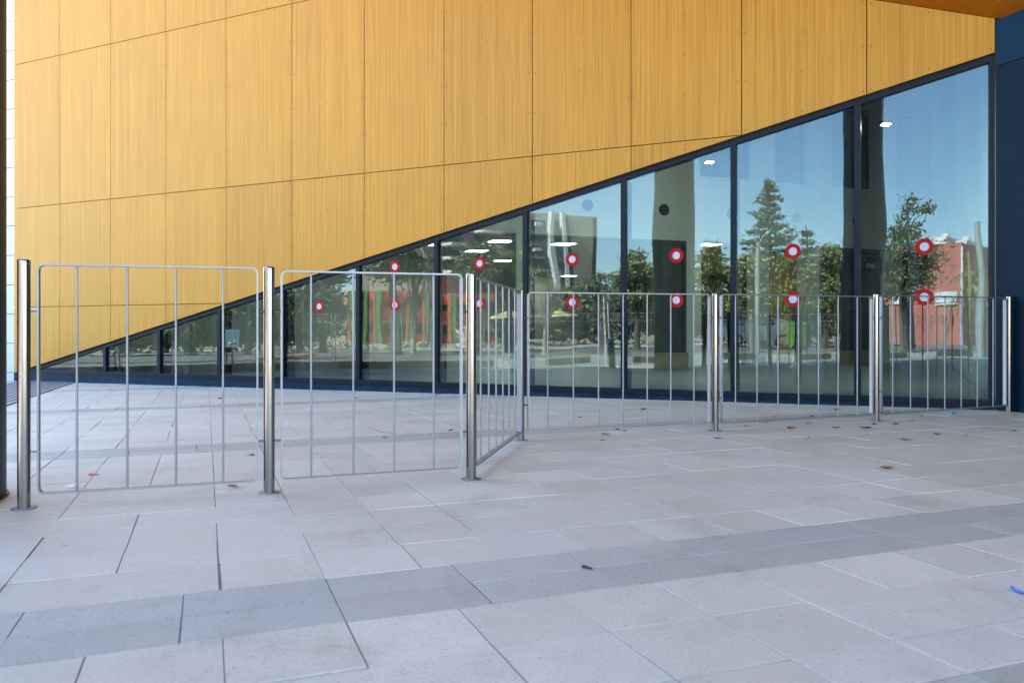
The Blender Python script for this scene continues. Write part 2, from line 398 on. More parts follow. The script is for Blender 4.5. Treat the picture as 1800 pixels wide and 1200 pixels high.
# ------------------------------------------------------------------ timber clad wall
LO = lambda s: -0.759 + 0.2305 * s              # sloping lower edge of the wood, relative to the camera height
UPL = lambda s: 3.02 + 0.344 * (S_END - s)      # line where the canopy soffit meets the wall
wallT = thing('timber_clad_wall', 'tall wall of honey coloured wood panels rising to the left with sloping lower edge', 'wall', (A0.x, A0.y, 0.8), FANG)
SEAM = [0, 1.22] + [1.22 + 1.2605 * k for k in range(1, 11)] + [S_END]
HSEAM = [-1.0, 0.397, 2.137, 4.671, 7.205, 9.0]
GAP = 0.0045
for i in range(len(SEAM) - 1):
    for j in range(len(HSEAM) - 1):
        x0, x1 = SEAM[i] + GAP, SEAM[i + 1] - GAP; z0, z1 = HSEAM[j] + GAP, HSEAM[j + 1] - GAP
        if i == 0: x0 = 0.0
        P = [(x0, z0), (x1, z0), (x1, z1), (x0, z1)]
        P = clip(P, lambda p: p[1] - LO(p[0])); P = clip(P, lambda p: UPL(p[0]) - 0.004 - p[1]) if P else P
        if len(P) < 3: continue
        area = abs(sum(P[k][0] * P[(k + 1) % len(P)][1] - P[(k + 1) % len(P)][0] * P[k][1] for k in range(len(P)))) / 2
        if area < 0.004: continue
        m = MB(); m.bslab(P, 0.0, 0.010, 0.0012); pan = m.build('wall_panel', M_WOOD, wallT)
        # rivets along both edges and down the middle
        rv = MB(); xm = (SEAM[i] + SEAM[i + 1]) / 2
        inside = lambda x, z: all((P[(k + 1) % len(P)][0] - P[k][0]) * (z - P[k][1]) - (P[(k + 1) % len(P)][1] - P[k][1]) * (x - P[k][0]) > 0.012 * math.hypot(P[(k + 1) % len(P)][0] - P[k][0], P[(k + 1) % len(P)][1] - P[k][1]) for k in range(len(P)))
        for x in (x0 + 0.035, xm, x1 - 0.035):
            lo = max(z0, LO(x)) + 0.045; hi = min(z1, UPL(x)) - 0.045
            if hi <= lo: continue
            n = max(1, round((hi - lo) / 0.47))
            for k in range(n + 1):
                z = lo + (hi - lo) * k / n
                if inside(x, z):
                    kk = len(rv.v)
                    ring = [(x + 0.0062 * math.cos(t * math.pi / 4), -0.0024, z + 0.0062 * math.sin(t * math.pi / 4)) for t in range(8)]
                    rv.v += ring + [(q[0] + (q[0] - x) * 0.35, -0.0001, q[2] + (q[2] - z) * 0.35) for q in ring]
                    rv.f.append(tuple(range(kk, kk + 8))); rv.m.append(0)
                    for t in range(8): rv.f.append((kk + (t + 1) % 8, kk + t, kk + 8 + t, kk + 8 + (t + 1) % 8)); rv.m.append(0)
        if rv.v: rv.build('rivet', M_RIVET, pan, kind='stuff')
m = MB(); m.slab([(0.02, LO(0.02) + 0.02), (S_END, LO(S_END) + 0.02), (S_END, 9.3), (0.02, 9.3)], 0.03, 0.20); m.build('backing', M_VOID, wallT)
m = MB(); m.slab([(0.0, LO(0.0) + 0.001), (S_END, LO(S_END) + 0.001), (S_END, LO(S_END) + 0.012), (0.0, LO(0.0) + 0.012)], 0.0115, 0.11); m.build('edge_trim', M_EDGE, wallT)

# ------------------------------------------------------------------ glass curtain wall
gw = thing('glass_wall', 'wedge shaped blue framed glass wall under the sloping wood panels', 'glass wall', (A0.x, A0.y, 0.8), FANG)
GB = -0.688                                     # lower edge of the glass
FD0, FD1 = 0.045, 0.16                          # frame depth behind the wood face
HT = lambda s: LO(s) - 0.004
HB = lambda s: LO(s) - 0.066
def s_of_px(px, d):
    dx = (px - 900) / FPX; P = A0 + FN * d       # solve (P+s a): X = dx*Z
    return (dx * P.y - P.x) / (FA.x - dx * FA.y)
mul = [s_of_px(p, FD0) for p in (183.5, 278.5, 384.5, 496, 628.5, 766, 922.5, 1095.5, 1289, 1507)]
s0 = (GB + 0.759 + 0.066) / 0.2305              # where the glass wedge starts
m = MB(); m.slab([(0.0, HB(0)), (S_END - 0.05, HB(S_END - 0.05)), (S_END - 0.05, HT(S_END - 0.05)), (0.0, HT(0))], FD0, FD1); m.build('head_rail', M_FRAME, gw)
m = MB(); m.slab([(0.0, GB - 0.062), (S_END - 0.05, GB - 0.062), (S_END - 0.05, GB), (s0, GB), (0.0, GB - 0.03)], FD0 + 0.002, FD1); m.build('bottom_rail', M_FRAME, gw)
m = MB(); m.slab([(-0.05, -1.02), (S_END - 0.02, -1.02), (S_END - 0.02, GB - 0.068), (-0.05, GB - 0.068)], FD0 - 0.018, FD1); m.build('plinth', M_PLINTH, gw)
m = MB(); m.slab([(-0.05, GB - 0.072), (S_END - 0.02, GB - 0.072), (S_END - 0.02, GB - 0.0615), (-0.05, GB - 0.0615)], FD0 - 0.026, FD0 - 0.0175); m.build('drip_edge', M_FRAME, gw)
MW = 0.031
for s in mul:
    m = MB(); m.slab([(s - MW, GB + 0.0005), (s + MW, GB + 0.0005), (s + MW, HB(s + MW) - 0.0005), (s - MW, HB(s - MW) - 0.0005)], FD0 - 0.003, FD1 + 0.12); m.build('mullion', M_FRAME, gw)
m = MB(); m.slab([(S_END - 0.05, GB - 0.06), (S_END, GB - 0.06), (S_END, HT(S_END)), (S_END - 0.05, HT(S_END - 0.05))], FD0 - 0.003, FD1); m.build('jamb', M_FRAME, gw)
edges = [s0] + mul + [S_END - 0.05]
RINGS = {4: [0.33], 5: [0.85, 0.335], 6: [0.85, 0.335], 7: [0.855, 0.335], 8: [0.85, 0.34], 9: [0.845, 0.33], 10: [0.84, 0.33]}
RPX = {4: 561, 5: 694, 6: 843, 7: 1006, 8: 1189, 9: 1394, 10: 1625}
PD = FD0 + 0.032
for i in range(len(edges) - 1):
    a, b = edges[i] + (MW if i else 0.0) - 0.004, edges[i + 1] - (MW if i < len(edges) - 2 else 0) + 0.004
    P = [(a, GB - 0.004), (b, GB - 0.004), (b, HB(b) + 0.004), (a, HB(a) + 0.004)]
    if i == 0: P = [(a, GB - 0.004), (b, GB - 0.004), (b, HB(b) + 0.004)]
    m = MB(); m.slab(P, PD, PD + 0.012)
    kx, kz = R.uniform(-0.0014, 0.0014), R.uniform(-0.0012, 0.0012); xm = (a + b) / 2      # no two panes hang quite true
    m.v = [(x, y + kx * (x - xm) + kz * (z - GB), z) for x, y, z in m.v]; pane = m.build('window_pane', M_GLASS, gw)
    # dark gasket round the pane, deeper than the face of the frame
    if i in RINGS:
        for h in RINGS[i]:
            s = s_of_px(RPX[i], PD); r = MB(); r.disc(s, PD - 0.0016, h, 0.043, 0.083); r.mi = 1; r.disc(s, PD - 0.0016, h, 0.0, 0.043)
            r.build('ring_sticker', [M_RED, M_WHITE_STICKER], pane)
# paper notice taped inside the fourth pane
nt_ = thing('paper_notice', 'white printed paper notice taped inside the low glass pane behind the second post', 'notice', (A0.x, A0.y, 0.8), FANG)
sa, sb = s_of_px(395, PD), s_of_px(419, PD); za, zb = (HOR - 611) / FPX * 12.0, (HOR - 579) / FPX * 12.0
box('sheet', worn('grey_notice_paper', (0.42, 0.38, 0.38), 0.05, 0.8, 3), nt_, sa, sb, PD + 0.016, PD + 0.019, za, zb)
M_INK = mat('grey_blue_print', (0.16, 0.30, 0.42), 0.7); M_INKR = mat('red_print', (0.55, 0.12, 0.14), 0.7)
m = MB()
for k in range(3): m.box(sa + 0.03, sb - 0.03 - 0.03 * k, PD + 0.0145, PD + 0.0155, zb - 0.05 - 0.02 * k, zb - 0.042 - 0.02 * k)
m.box(sa + 0.02, sa + 0.075, PD + 0.0145, PD + 0.0155, zb - 0.15, zb - 0.105); m.box(sa + 0.09, sb - 0.02, PD + 0.0145, PD + 0.0155, zb - 0.14, zb - 0.11)
m.mi = 1; m.box(sa + 0.1, sb - 0.03, PD + 0.0145, PD + 0.0155, za + 0.035, za + 0.075)
m.build('print', [M_INK, M_INKR], nt_)

# ------------------------------------------------------------------ dark blue clad wall at the right
dw = thing('dark_blue_wall', 'dark navy metal clad wall closing the right end of the glass', 'wall', (B0.x, B0.y, 0.8), math.atan2(-V.y, -V.x))
JOINTH = (HOR - 118) / FPX * 7.9
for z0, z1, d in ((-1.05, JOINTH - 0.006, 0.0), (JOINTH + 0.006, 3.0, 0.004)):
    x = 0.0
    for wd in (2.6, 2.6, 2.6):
        m = MB(); m.slab([(x + 0.004, z0), (x + wd - 0.004, z0), (x + wd - 0.004, z1), (x + 0.004, z1)], d, 0.02); m.build('cladding_panel', M_DARKWALL if d == 0.0 else M_DARKWALL_SHEEN, dw); x += wd
box('core', M_VOID, dw, 0.01, 7.79, 0.022, 0.45, -1.05, 3.6)
# ------------------------------------------------------------------ canopy with wood soffit
cz = lambda p: 0.8 + 3.02 - 0.434 * (p.x - B0.x) - 0.108 * (p.y - B0.y)
cp = thing('canopy', 'folded canopy with wood soffit rising from the dark wall at top right', 'canopy')
ub = B0.dot(U); SLANT = 0.30                        # unseen outer edge cut back beyond the columns to let in more sky light
us = [ub + 0.62 - 1.2 * k for k in range(9)] ; us = [x for x in us if x > -1.85] + [-1.9]
def wall_v(u): return (CST - U.dot(FN) * u) / V.dot(FN)          # v where the grid line meets the facade
for k in range(len(us) - 1):
    for (va, vb) in ((-4.0, 0.6), (0.6, None)):
        a, b = us[k + 1] + 0.004, us[k] - 0.004
        P = [uv(a, va + 0.004), uv(b, va + 0.004)] + ([uv(b, vb - 0.004), uv(a, vb - 0.004)] if vb else [uv(b, min(wall_v(b) - 0.002, 40)), uv(a, wall_v(a) - 0.002)])
        P = [uv(*q) for q in clip([(p.dot(U), p.dot(V)) for p in P], lambda q: q[0] + 1.9 - SLANT * (q[1] - 5.5))]
        if len(P) < 3: continue
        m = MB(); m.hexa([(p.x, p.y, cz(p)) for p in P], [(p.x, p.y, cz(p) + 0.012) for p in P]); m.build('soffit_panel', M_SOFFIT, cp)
P = [uv(*q) for q in clip([(-1.92, -4.02), (us[0], -4.02), (us[0], wall_v(us[0])), (-1.92, wall_v(-1.92))], lambda q: q[0] + 1.91 - SLANT * (q[1] - 5.5))]
m = MB(); m.hexa([(p.x, p.y, cz(p) + 0.016) for p in P], [(p.x, p.y, cz(p) + 0.38) for p in P]); m.build('roof_slab', M_DARKWALL, cp)
# round columns
def column(x, y, label, r=0.40):
    t = thing('round_column', label, 'column', (x, y, gz(x, y)), 0, 'round canopy columns')
    H = cz(Vector((x, y))) - gz(x, y) - 0.01
    m = MB(); m.lathe(0, 0, [(r, 0.012), (r, H)], 48); m.build('shaft', M_COLUMN, t, True)
    m = MB(); m.lathe(0, 0, [(r + 0.012, -0.01), (r + 0.012, 0.011)], 48); m.build('collar', M_COLUMN, t, True)
column(-2.817, 3.78, 'dark round column at the left picture edge in front of the wood wall')
column(-1.28, -0.8, 'dark round column behind the viewer, mirrored in the glass beside the right mullion')

# ------------------------------------------------------------------ white clad wall at the far left
ww = thing('white_wall', 'white panelled wall beyond the left end of the wood cladding', 'wall', (A0.x, A0.y, 0.8), FANG)
zs = [-1.0, -0.76] + [-0.76 + 0.5213 * k for k in range(1, 19)]
for k in range(len(zs) - 1):
    for xa, xb in ((-1.5, 0.0), (-3.0, -1.5), (-4.5, -3.0)):
        box('cladding_panel', M_WHITEWALL, ww, xa + 0.003, xb - 0.004, 0.06, 0.08, zs[k] + 0.006, zs[k + 1] - 0.006)
box('backing', M_VOID, ww, -4.5, 0.0, 0.085, 0.3, -1.0, 9.0)

# ------------------------------------------------------------------ the lobby behind the glass
lobby = thing('lobby_room', 'grey plastered lobby interior seen through the glass wall', 'room')
def FP(s, d): return A0 + FA * s + FN * d
def wallbox(name, p, q, t, z0, z1, m, parent):
    d = (q - p).normalized(); n_ = Vector((-d.y, d.x)) * t; P = [p, q, q + n_, p + n_]
    b = MB(); b.hexa([(a.x, a.y, z0) for a in P], [(a.x, a.y, z1) for a in P]); return b.build(name, m, parent)
FZ = 0.8 - 0.70
P = [FP(-0.0, FD1), FP(S_END, FD1), FP(S_END, 30), FP(0, 30)]
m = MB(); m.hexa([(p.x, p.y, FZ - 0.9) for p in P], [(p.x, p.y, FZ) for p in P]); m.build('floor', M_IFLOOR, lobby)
wallbox('side_wall', FP(S_END + 0.05, FD1 + 0.1), FP(S_END + 0.05, 30), -0.25, FZ - 0.5, 10.0, M_PLASTER, lobby)
wallbox('side_wall', FP(-0.05, FD1 + 0.1), FP(-0.05, 30), 0.25, FZ - 0.5, 10.0, M_PLASTER, lobby)
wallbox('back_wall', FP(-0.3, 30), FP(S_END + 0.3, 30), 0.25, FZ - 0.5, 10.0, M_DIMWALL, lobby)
P = [FP(-0.3, 0.21), FP(S_END + 0.3, 0.21), FP(S_END + 0.3, 30.3), FP(-0.3, 30.3)]
m = MB(); m.hexa([(p.x, p.y, 9.6) for p in P], [(p.x, p.y, 10.1) for p in P]); m.build('roof', M_PLASTER, lobby)
# inner wall parallel to the paving grid
W0 = Vector((2.93, 15.0))
LT = 7.6
iw = thing('inner_wall', 'light grey inner lobby wall with upper windows and round vents above the doors', 'wall', (W0.x, W0.y, 0.8), TH)
UB, UT = 1.65, 8.7
WIN = [(-2.6, -1.5), (0.62, 1.75), (2.33, 3.07), (3.72, 4.72), (5.4, 6.4)]
WZ0, WZ1 = 2.86, 4.5
segs = []; x = -7.1
for a, b in WIN: segs.append((x, a)); x = b
segs.append((x, LT))
m = MB()
m.box(-7.1, LT, 0.0, 0.22, UB, WZ0); m.box(-7.1, LT, 0.0, 0.22, WZ1, UT)
for a, b in segs: m.box(a, b, 0.0, 0.22, WZ0, WZ1)
m.build('upper_wall', M_PLASTER, iw)
for a, b in WIN:
    f = MB()
    for bx in ((a, a + 0.05, WZ0, WZ1), (b - 0.05, b, WZ0, WZ1), (a + 0.05, b - 0.05, WZ0, WZ0 + 0.05), (a + 0.05, b - 0.05, WZ0 + 0.95, WZ0 + 0.99)): f.box(bx[0], bx[1], 0.06, 0.12, bx[2], bx[3])
    wf = f.build('window', M_DARKWALL, iw); box('pane', M_DARKGLASS, wf, a + 0.05, b - 0.05, 0.09, 0.1, WZ0 + 0.05, WZ1)
    box('sill', M_PLASTER, wf, a - 0.03, b + 0.03, -0.04, 0.059, WZ0 - 0.03, WZ0)
for a, b in ((-3.05, -2.72), (0.34, 0.66), (1.85, 2.2), (3.05, 3.42), (5.2, 5.55)):
    box('pillar', M_PLASTER, iw, a, b, 0.01, 0.24, -0.70, UB - 0.001)
for a, b in ((-0.41, 0.34), (3.9, 4.9)):
    box('skirting', M_TAN, iw, a - 0.25, b + 0.0, -0.05, 0.2, -0.70, -0.42)
    d = MB(); d.box(a, a + 0.07, 0.02, 0.14, -0.419, UB - 0.001); d.box(b - 0.07, b, 0.02, 0.14, -0.419, UB - 0.001); d.box(a + 0.07, b - 0.07, 0.02, 0.14, UB - 0.09, UB - 0.001)
    d.box(a + 0.07, b - 0.07, 0.03, 0.12, 0.95, 1.01); d.box(a + 0.07, b - 0.07, 0.03, 0.12, 0.24, 0.30)
    df = d.build('door_frame', M_DOOR, iw); box('door', M_DOOR, df, a + 0.07, b - 0.07, 0.06, 0.10, -0.419, UB - 0.09)
    box('handle', M_STEEL, df, b - 0.16, b - 0.14, 0.0, 0.03, 0.05, 0.35)
for t in (-1.70, -0.15, 1.33, 2.83, 4.35):
    v_ = thing('round_vent', 'black round wall vent seen ' + {-1.70: 'in blue sky reflection above the ceiling lights', -0.15: 'above the grey door through the glass', 1.33: 'half behind the wide mullion right of the door', 2.83: 'beside the mirrored conifer top', 4.35: 'behind the rightmost mullion'}[t], 'vent', (W0.x, W0.y, 0.8), TH, 'round vents on the lobby wall')
    m = MB(); m.disc(t, -0.012, 2.2, 0.085, 0.108); m.disc(t, -0.03, 2.2, 0.06, 0.07); m.disc(t, -0.03, 2.2, 0.028, 0.042)
    for r0 in (0.108,):
        k = len(m.v); n = 28
        for yy in (-0.012, 0.0):
            for j in range(n): m.v.append((t + r0 * math.cos(2 * math.pi * j / n), yy, 2.2 + r0 * math.sin(2 * math.pi * j / n)))
        for j in range(n): m.f.append((k + j, k + (j + 1) % n, k + n + (j + 1) % n, k + n + j)); m.m.append(0)
    m.build('rim', M_BLACK, v_)
    m = MB(); m.disc(t, -0.004, 2.2, 0.0, 0.09); m.build('core', M_VOID, v_)
# deep room behind: ceiling with lit square panels
ce = MB(); Pc = [uv(*q) for q in ((W0.dot(U) - 6.4, W0.dot(V) + 0.23), (W0.dot(U) + 7.6, W0.dot(V) + 0.23), (W0.dot(U) + 14, W0.dot(V) + 24), (W0.dot(U) - 2, W0.dot(V) + 24))]
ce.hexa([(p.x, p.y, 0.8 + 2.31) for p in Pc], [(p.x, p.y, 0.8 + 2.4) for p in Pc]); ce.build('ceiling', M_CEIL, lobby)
for px, py in ((1045, 415), (990, 429), (880, 424), (908, 408), (838, 441), (885, 458), (1000, 485), (1245, 430), (1380, 450), (1405, 443), (1398, 464), (760, 430)):
    Z = 2.3 * FPX / (HOR - py); p = Vector(((px - 900) / FPX * Z, Z))
    t = thing('ceiling_light', 'lit ceiling panel through the glass ' + {1045: 'rightmost of the upper pair beside the mirrored tower', 990: 'lower left of the pair over the mirrored tower', 880: 'largest left of the wide mullion', 908: 'cut by the mullion left of the tower', 838: 'over the mirrored tree near the third post', 885: 'low among the mirrored leaves', 1000: 'small and far above the lower ring', 1008: 'smallest and farthest above the lower ring', 1245: 'right of the grey door', 1380: 'left of the upper ring before the yellow column', 1405: 'right behind the upper ring sticker', 1398: 'low under the upper ring sticker', 760: 'hidden at the left glass slope'}[px], 'ceiling light', (p.x, p.y, 0.8 + 2.3), TH, 'lit ceiling panels in the lobby')
    f = MB()
    for bx in ((-0.3, 0.3, -0.3, -0.28), (-0.3, 0.3, 0.28, 0.3), (-0.3, -0.28, -0.28, 0.28), (0.28, 0.3, -0.28, 0.28)): f.box(*bx, -0.006, 0.009)
    f.build('frame', M_CEIL, t); box('diffuser', M_LAMP, t, -0.278, 0.278, -0.278, 0.278, -0.003, 0.008)
# lit spotlights high in the lobby
M_SPOT = emit('lit_spot_lens', (1.0, 0.96, 0.88), 30.0)
for px, py, Z, lb in ((1557, 216, 9.6, 'lit spotlight fixture behind the top of the last pane'), (1247, 283, 11.2, 'small lit spotlight behind the top of the pane right of the grey door')):
    p = Vector(((px - 900) / FPX * Z, Z)); h = VH(py, Z)
    t = thing('spotlight', lb, 'spotlight', (p.x, p.y, h), TH)
    m = MB(); m.hexa([(-.07, -.035, -.012), (.07, -.035, -.012), (.07, .035, -.028), (-.07, .035, -.028)], [(-.06, -.03, .03), (.06, -.03, .03), (.06, .03, .03), (-.06, .03, .03)]); m.build('housing', M_BLACK, t)
    m = MB()
    for k in range(3): m.quad((-.055 + .039 * k, -.03, -.0145), (-.055 + .039 * k, .03, -.0285), (-.025 + .039 * k, .03, -.0285), (-.025 + .039 * k, -.03, -.0145))
    m.build('lens', M_SPOT, t)
    m = MB(); m.tube([(0, 0, .05), (0, 0, 9.6 - h)], .012, 6); m.build('stem', M_BLACK, t)
    sd = bpy.data.lights.new('spotlight_beam', 'SPOT'); sd.energy = SPOT_W; sd.spot_size = math.radians(150); sd.spot_blend = 0.6; sd.shadow_soft_size = 0.08; sd.color = (1.0, 0.96, 0.88)
    so = bpy.data.objects.new('spotlight_beam', sd); C.objects.link(so); so.parent = t; so.location = (0, 0.05, -0.09); so.rotation_euler = (math.radians(52), 0, 0)
# yellow column with head board
Z = 17.6; X = lambda px: (px - 900) / FPX * Z
yc = thing('yellow_column', 'yellow painted column with wide head board inside the lobby', 'column', (X(1380), Z, FZ), TH)
box('shaft', M_YELLOW, yc, -0.10, 0.10, -0.1, 0.1, 0, (HOR - 553) / FPX * Z + 0.7)
box('head_board', M_YELLOW, yc, -0.36, 0.37, -0.06, 0.06, (HOR - 553) / FPX * Z + 0.701, (HOR - 442) / FPX * Z + 0.7)
# black sign over the right door
def text_mesh(body, size, depth=0.002, font=None):
    cu = bpy.data.curves.new('text', 'FONT'); cu.body = body; cu.size = size; cu.extrude = depth; cu.align_x = 'CENTER'; cu.align_y = 'CENTER'; cu.resolution_u = 3
    ob = bpy.data.objects.new('text', cu); C.objects.link(ob)
    dg = bpy.context.evaluated_depsgraph_get(); me = bpy.data.meshes.new_from_object(ob.evaluated_get(dg))
    bpy.data.objects.remove(ob); return me
def lettering(parent, body, size, x, y, z, m, name='lettering'):
    me = text_mesh(body, size); me.materials.clear(); me.materials.append(m)
    o = link(name, me, parent); o.location = (x, y, z); o.rotation_euler = (math.radians(90), 0, 0); return o
M_WTXT = mat('white_lettering', (0.8, 0.8, 0.8), 0.5)
sg = thing('door_sign', 'black sign with white lettering over the right lobby door', 'sign', (W0.x, W0.y, 0.8), TH)
box('board', M_BLACK, sg, 3.95, 4.95, -0.05, -0.01, 1.18, 1.47); lettering(sg, 'ויאו', 0.17, 4.66, -0.056, 1.30, M_WTXT)

# ------------------------------------------------------------------ stainless railing
rail = thing('metal_railing', 'zigzag brushed steel pedestrian railing with round posts and thin bars on the pavement', 'railing')
posts_px = [(42, 893, 455), (473, 866, 468), (828, 842, 479), (915, 774, 508), (1257, 757, 515), (1540, 740, 516), (1773, 722, 518)]
PR = 0.0265
PT = []
for bx, by, ty in posts_px:
    p = G(bx, by); g = gz(p.x, p.y); top = 0.8 + (HOR - ty) / FPX * p.y
    if bx == 1773: p = Vector((4.707, 7.716)); g = gz(p.x, p.y); top = g + 1.10
    PT.append((p, g, top))
    m = MB(); m.lathe(p.x, p.y, [(PR, g + 0.006), (PR, top - 0.012)], 28); po = m.build('post', M_STEEL, rail, True)
    m = MB(); m.lathe(p.x, p.y, [(PR + 0.0012, top - 0.0125), (PR + 0.0012, top - 0.009), (PR * 0.93, top - 0.004), (PR * 0.6, top - 0.001), (PR * 0.2, top)], 28); m.build('cap', M_STEEL, po, True)
    m = MB(); m.lathe(p.x, p.y, [(0.054, g + 0.001), (0.054, g + 0.0045), (0.050, g + 0.0065)], 32); m.build('base_flange', M_GALV, po, True)
def frame_pts(x0, x1, z0, z1, r, n=6):
    out = []
    for cx, cz_, a0 in ((x1 - r, z0 + r, -90), (x1 - r, z1 - r, 0), (x0 + r, z1 - r, 90), (x0 + r, z0 + r, 180)):
        for k in range(n + 1):
            a = math.radians(a0 + 90 * k / n); out.append((cx + r * math.cos(a), cz_ + r * math.sin(a)))
    return out
BARS = [(4, 0.213, 0.2095), (4, 0.200, 0.2075), (6, 0.24, 0.221), (7, 0.210, 0.202), (7, 0.194, 0.209), (7, 0.200, 0.219)]
for i in range(6):
    (p, g0, t0), (q, g1, t1) = PT[i], PT[i + 1]
    d = q - p; Ln = d.length; d.normalize(); nn = Vector((-d.y, d.x))
    x0, x1 = PR + 0.028, Ln - PR - 0.024
    za = lambda x: g0 + (g1 - g0) * x / Ln; zt = lambda x: t0 + (t1 - t0) * x / Ln
    hmid = (t0 - g0 + t1 - g1) / 2; sl = (g1 - g0) / Ln
    outp = frame_pts(x0, x1, 0.058, hmid - 0.014, 0.030); inp = frame_pts(x0 + 0.008, x1 - 0.008, 0.066, hmid - 0.022, 0.022)
    def W(x, z, y): 
        c = p + d * x + nn * y; return (c.x, c.y, g0 + sl * x + z)
    m = MB(); k = len(outp); HWD = 0.019
    ch = 0.002
    for pts, y in ((outp, -HWD + ch), (outp, HWD - ch), (inp, HWD - ch), (inp, -HWD + ch)): m.v += [W(a, b, y) for a, b in pts]
    for r_ in range(4):
        for j in range(k):
            jj = (j + 1) % k; a = r_ * k; b = ((r_ + 1) % 4) * k
            m.f.append((a + j, b + j, b + jj, a + jj)); m.m.append(0)
    fr = m.build('frame', M_GALV, rail, True)
    nb, xf, xp = BARS[i]
    for b in range(nb):
        x = xf + xp * b
        m = MB(); m.tube([W(x, 0.064, 0), W(x, hmid - 0.020, 0)], 0.0054, 10); m.build('bar', M_GALV, fr, True)
    for xa, xb in ((PR - 0.003, x0 + 0.002), (x1 - 0.002, Ln - PR + 0.003)):
        for z in (0.255, 0.885):
            m = MB(); m.tube([W(xa, z, 0), W(xb, z, 0)], 0.0060, 8); m.build('bracket', M_STEEL, fr, True)

# ------------------------------------------------------------------ fallen leaves and litter
def leaf_mat(name, c): return worn(name, c, 0.3, 0.8, 60)
LM = [leaf_mat('dry_leaf_brown', (0.20, 0.095, 0.045)), leaf_mat('dry_leaf_tan', (0.30, 0.20, 0.10)), leaf_mat('dry_leaf_dark', (0.055, 0.040, 0.035)), leaf_mat('leaf_green', (0.16, 0.19, 0.06))]
def leaf(px, py, size, mi, label, name='dry_leaf', cat='leaf', group='fallen leaves on the pavement'):
    p = G(px, py); g = gz(p.x, p.y); r = random.Random(px * 7 + py)
    m = MB(); n = 7; curl = r.uniform(0.25, 0.6); wd = r.uniform(0.22, 0.40)
    for j in range(n):
        t = j / (n - 1); x = (t - 0.5) * size; wj = math.sin(math.pi * min(1, t * 0.93 + 0.05)) * wd * size * r.uniform(0.8, 1.15)
        zc = 0.004 + size * 0.16 * abs(2 * t - 1) ** 2 * r.uniform(0.4, 1.2)
        m.v += [(x, -wj, zc + wj * curl), (x, 0, zc), (x, wj, zc + wj * curl * r.uniform(0.5, 1.4))]
    for j in range(n - 1):
        for s in (0, 1):
            a = j * 3 + s; m.f.append((a, a + 1, a + 4, a + 3)); m.m.append(0)
    kk = len(m.v)                               # underside gives the blade its thickness
    m.v += [(x, y, z - 0.0012) for x, y, z in m.v[:kk]]; m.f += [tuple(i + kk for i in reversed(f)) for f in m.f[:]]; m.m = [0] * len(m.f)
    m.tube([(-size * 0.5, 0, 0.006), (-size * 0.68, size * 0.04, 0.004), (-size * 0.85, size * 0.1, 0.003)], 0.0011, 5)
    o = m.build(name, LM[mi]); o.location = (p.x, p.y, g); o.rotation_euler = (r.uniform(-0.15, 0.15), r.uniform(-0.1, 0.1), r.uniform(-0.5, 0.5) + (math.pi if r.random() < 0.5 else 0))
    tag(o, label, cat, group)
